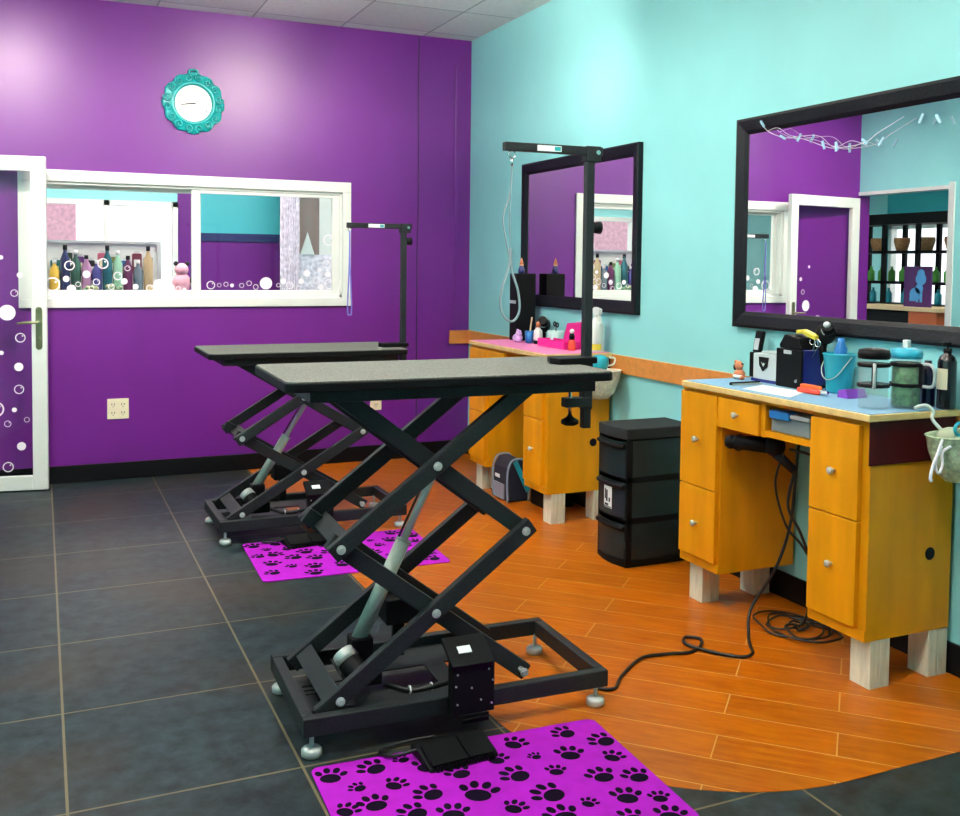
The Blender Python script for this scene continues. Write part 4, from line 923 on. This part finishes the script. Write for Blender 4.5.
for i, (y, m_, cn) in enumerate(((-.07, WHITE, 'white'), (-.02, SILVER, 'silver'), (.03, LAV, 'lilac'))):
    b = MB(); b.lathe([(.0005, 0), (.017, 0), (.018, .005), (.018, .12), (.008, .135), (.008, .16-.015*i)], (0, 0, 0), 14); solo(b, 'small_bottle', m_, f'small {cn} bottle standing in the magenta caddy', 'bottle', (2.863, 5.06+y, ZT+.007))
t = thing('figure_bottle', 'little red bottle with black and white cap before magenta tray', 'bottle', (2.745, 4.895, ZT))
b = MB(); b.lathe([(.022, 0), (.025, .01), (.02, .05), (.012, .06)], (0, 0, 0), 16); b.build('bottle_body', RED, t)
b = MB(); b.lathe([(.014, .06), (.016, .08), (.012, .095)], (0, 0, 0), 14); b.build('cap', BLACK, t)
b = MB(); b.ball((0, 0, .108), .014); b.build('cap_tip', WHITE, t)
t = thing('spray_bottle', 'white spray bottle with trigger at near end of the pink desk', 'bottle', (2.835, 4.78, ZT))
b = MB(); b.lathe([(.0005, 0), (.042, 0), (.045, .006), (.045, .13), (.04, .155), (.018, .18), (.016, .195)], (0, 0, 0), 22); b.build('bottle_body', WHITE, t)
b = MB(); b.lathe([(.017, .19), (.018, .21)], (0, 0, 0), 14); b.prism([(-.045, .21), (.03, .21), (.034, .235), (.01, .25), (-.045, .24)], -.011, .011, 'yz'); b.prism([(-.036, .21), (-.022, .21), (-.04, .165), (-.056, .158)], -.008, .008, 'yz'); b.build('trigger_head', WHITE, t, bevel=.003)
b = MB(); n = 10; vv = []
for z in (.012, .045):
    for k in range(n): a = PI*.8+PI*.75*k/(n-1); vv.append((.0458*math.cos(a), .0458*math.sin(a), z))
b.add(vv, [(k, k+1, n+k+1, n+k) for k in range(n-1)], 0, True); b.build('bottle_label', YEL, t)

# carrier bag under the farther desk
t = thing('pet_bag', 'navy bag with teal stripe and pale piping under the farther desk', 'bag', (2.60, 5.36, 0.0015))
arch = [(-.055, 0), (-.06, .12), (-.055, .2), (-.03, .25), (.03, .255), (.06, .22), (.07, .12), (.07, 0)]
b = MB(); b.prism([(x*1.1, z) for x, z in arch], -.09, .12, 'xz'); o = b.build('bag_body', M('navy_nylon', '#12172b', .7, noise=(60, .2)), t, bevel=.015, seg=3)
b = MB(); b.tube(spline([(x*1.1-.003, -.088, z) for x, z in arch], 4), .006, 6); b.tube(spline([(x*1.1-.003, .118, z) for x, z in arch], 4), .005, 6); b.build('piping', M('grey_piping', '#8fa3b8', .6), t)
b = MB(); b.bar((-.02, -.094, .245), (.07, -.094, .06), (0, 1, 0), .004, .03); b.build('teal_stripe', AQUA, t)
b = MB(); b.box(-.071, -.067, .02, .08, .13, .15); b.build('white_tag', PAPER, t)
b = MB(); b.box(-.073, -.064, -.04, .09, .01, .1); b.build('side_pocket', M('grey_net', '#8c8d9c', .8), t)
b = MB(); b.box(-.1, .1, -.09, .09, 0, .12); solo(b, 'black_bin', BLACK, 'low black bin under the near pedestal of farther desk', 'bin', (2.76, 5.13, .0015), bevel=.01)

# ------------------------------------------------------------------ three drawer cart
t = thing('drawer_tower', 'black plastic three drawer tower with smoky fronts between the two desks', 'drawers', (2.50, 3.91, .0015))
cw, cd = .26, .385
def bow(y): return -.022*math.sin(PI*y/cw)
def bowed(b, ya, yb, xin, z0, z1, out=0., m=0, n=8):
    P = [(bow(ya+(yb-ya)*k/n)-out, ya+(yb-ya)*k/n) for k in range(n+1)]+[(xin, yb), (xin, ya)]
    b.prism(P, z0, z1, 'xy', m)
b = MB(); bowed(b, 0, cw, cd, .605, .658, .004); b.build('cart_top', BLACKMATTE, t, bevel=.006)
b = MB()
bowed(b, 0, cw, cd, 0, .03)
for z in (.03, .222, .414):
    pass
for y in (0, cw-.012): b.box(.0, .03, y, y+.012, .03, .605); b.box(cd-.03, cd, y, y+.012, .03, .605)
for z in (.205, .40): b.box(.0, cd, 0, .012, z, z+.03); b.box(.0, cd, cw-.012, cw, z, z+.03); b.box(.0, cd, .012, cw-.012, z+.01, z+.02)
b.box(cd-.008, cd, .012, cw-.012, .03, .605); b.box(.03, cd-.03, cw-.006, cw-.002, .03, .605); b.build('cart_frame', BLACK, t, bevel=.003)
b = MB()
for z in (.035, .235, .43): b.box(.03, cd-.03, .002, .006, z, z+.17)
b.build('side_window', SMOKE, t)
for i, z in enumerate((.035, .232, .425)):
    b = MB(); hh_ = .168
    ya, yb = .014, cw-.014
    P = [(bow(ya+(yb-ya)*k/8), ya+(yb-ya)*k/8) for k in range(9)]
    Q = [(x+.005, y) for x, y in reversed(P)]
    b.prism(P+Q, z, z+hh_, 'xy')
    b.box(.005, .33, ya, ya+.004, z, z+.12); b.box(.005, .33, yb-.004, yb, z, z+.12); b.box(.005, .33, ya+.004, yb-.004, z, z+.004)
    dr = b.build('drawer', SMOKE, t)
    b = MB(); b.tube([(bow(y)-.006, y, z+hh_-.02) for y in [ya+(yb-ya)*k/12 for k in range(13)]], .011, 8); b.build('drawer_handle', BLACK, dr)
    if i == 1:
        b = MB(); b.prism([(bow(y)-.0015, y) for y in (.10, .115, .13, .145, .16, .17)]+[(bow(y)-.0005, y) for y in (.17, .16, .145, .13, .115, .10)], z+.03, z+.135, 'xy'); lb = b.build('white_label', PAPER, dr)
        b = MB()
        for (y, za, zb_, w_) in ((.155, .07, .12, .008), (.140, .06, .115, .012), (.142, .04, .05, .03), (.118, .06, .08, .01)):
            b.box(bow(y)-.0028, bow(y)-.0012, y-w_/2, y+w_/2, z+za, z+zb_)
        b.box(bow(.135)-.0028, bow(.135)-.0010, .105, .165, z+.033, z+.037)
        b.build('label_print', BLACK, lb)
b = MB(); b.ball((.16, .13, .055), .10, .08, .02, m=0); solo(b, 'folded_towel', M('beige_towel', '#a8a48e', .9), 'pale towel lying in the bottom drawer of black tower', 'towel', (2.50, 3.91, .0015))

# ------------------------------------------------------------------ world and camera
w = bpy.data.worlds.new('sky'); sc.world = w; w.use_nodes = True
bg = w.node_tree.nodes['Background']; bg.inputs[0].default_value = (.93, .97, 1.0, 1); bg.inputs[1].default_value = 1.35

cam = bpy.data.cameras.new('camera'); co = bpy.data.objects.new('camera', cam); C.objects.link(co); sc.camera = co
yaw, pit, rol = .418, .047, .011
f_ = Vector((math.sin(yaw), math.cos(yaw), 0)); rt = Vector((math.cos(yaw), -math.sin(yaw), 0)); up = Vector((0, 0, 1))
f2 = f_*math.cos(pit)-up*math.sin(pit); up2 = up*math.cos(pit)+f_*math.sin(pit)
rt2 = rt*math.cos(rol)+up2*math.sin(rol); up3 = up2*math.cos(rol)-rt*math.sin(rol)
co.matrix_world = Matrix(((rt2.x, up3.x, -f2.x, 0), (rt2.y, up3.y, -f2.y, 0), (rt2.z, up3.z, -f2.z, 1.42), (0, 0, 0, 1)))
cam.sensor_fit = 'HORIZONTAL'; cam.sensor_width = 36; cam.lens = 36*989.9/960; cam.shift_y = -(408-311.1)/960; cam.clip_start = .05

sc.view_settings.view_transform = 'Standard'; sc.view_settings.look = 'None'; sc.view_settings.gamma = 1; sc.view_settings.use_curve_mapping = False
sc.view_settings.exposure = 0.6
sc.cycles.max_bounces = 10; sc.cycles.transparent_max_bounces = 16; sc.cycles.sample_clamp_indirect = 8
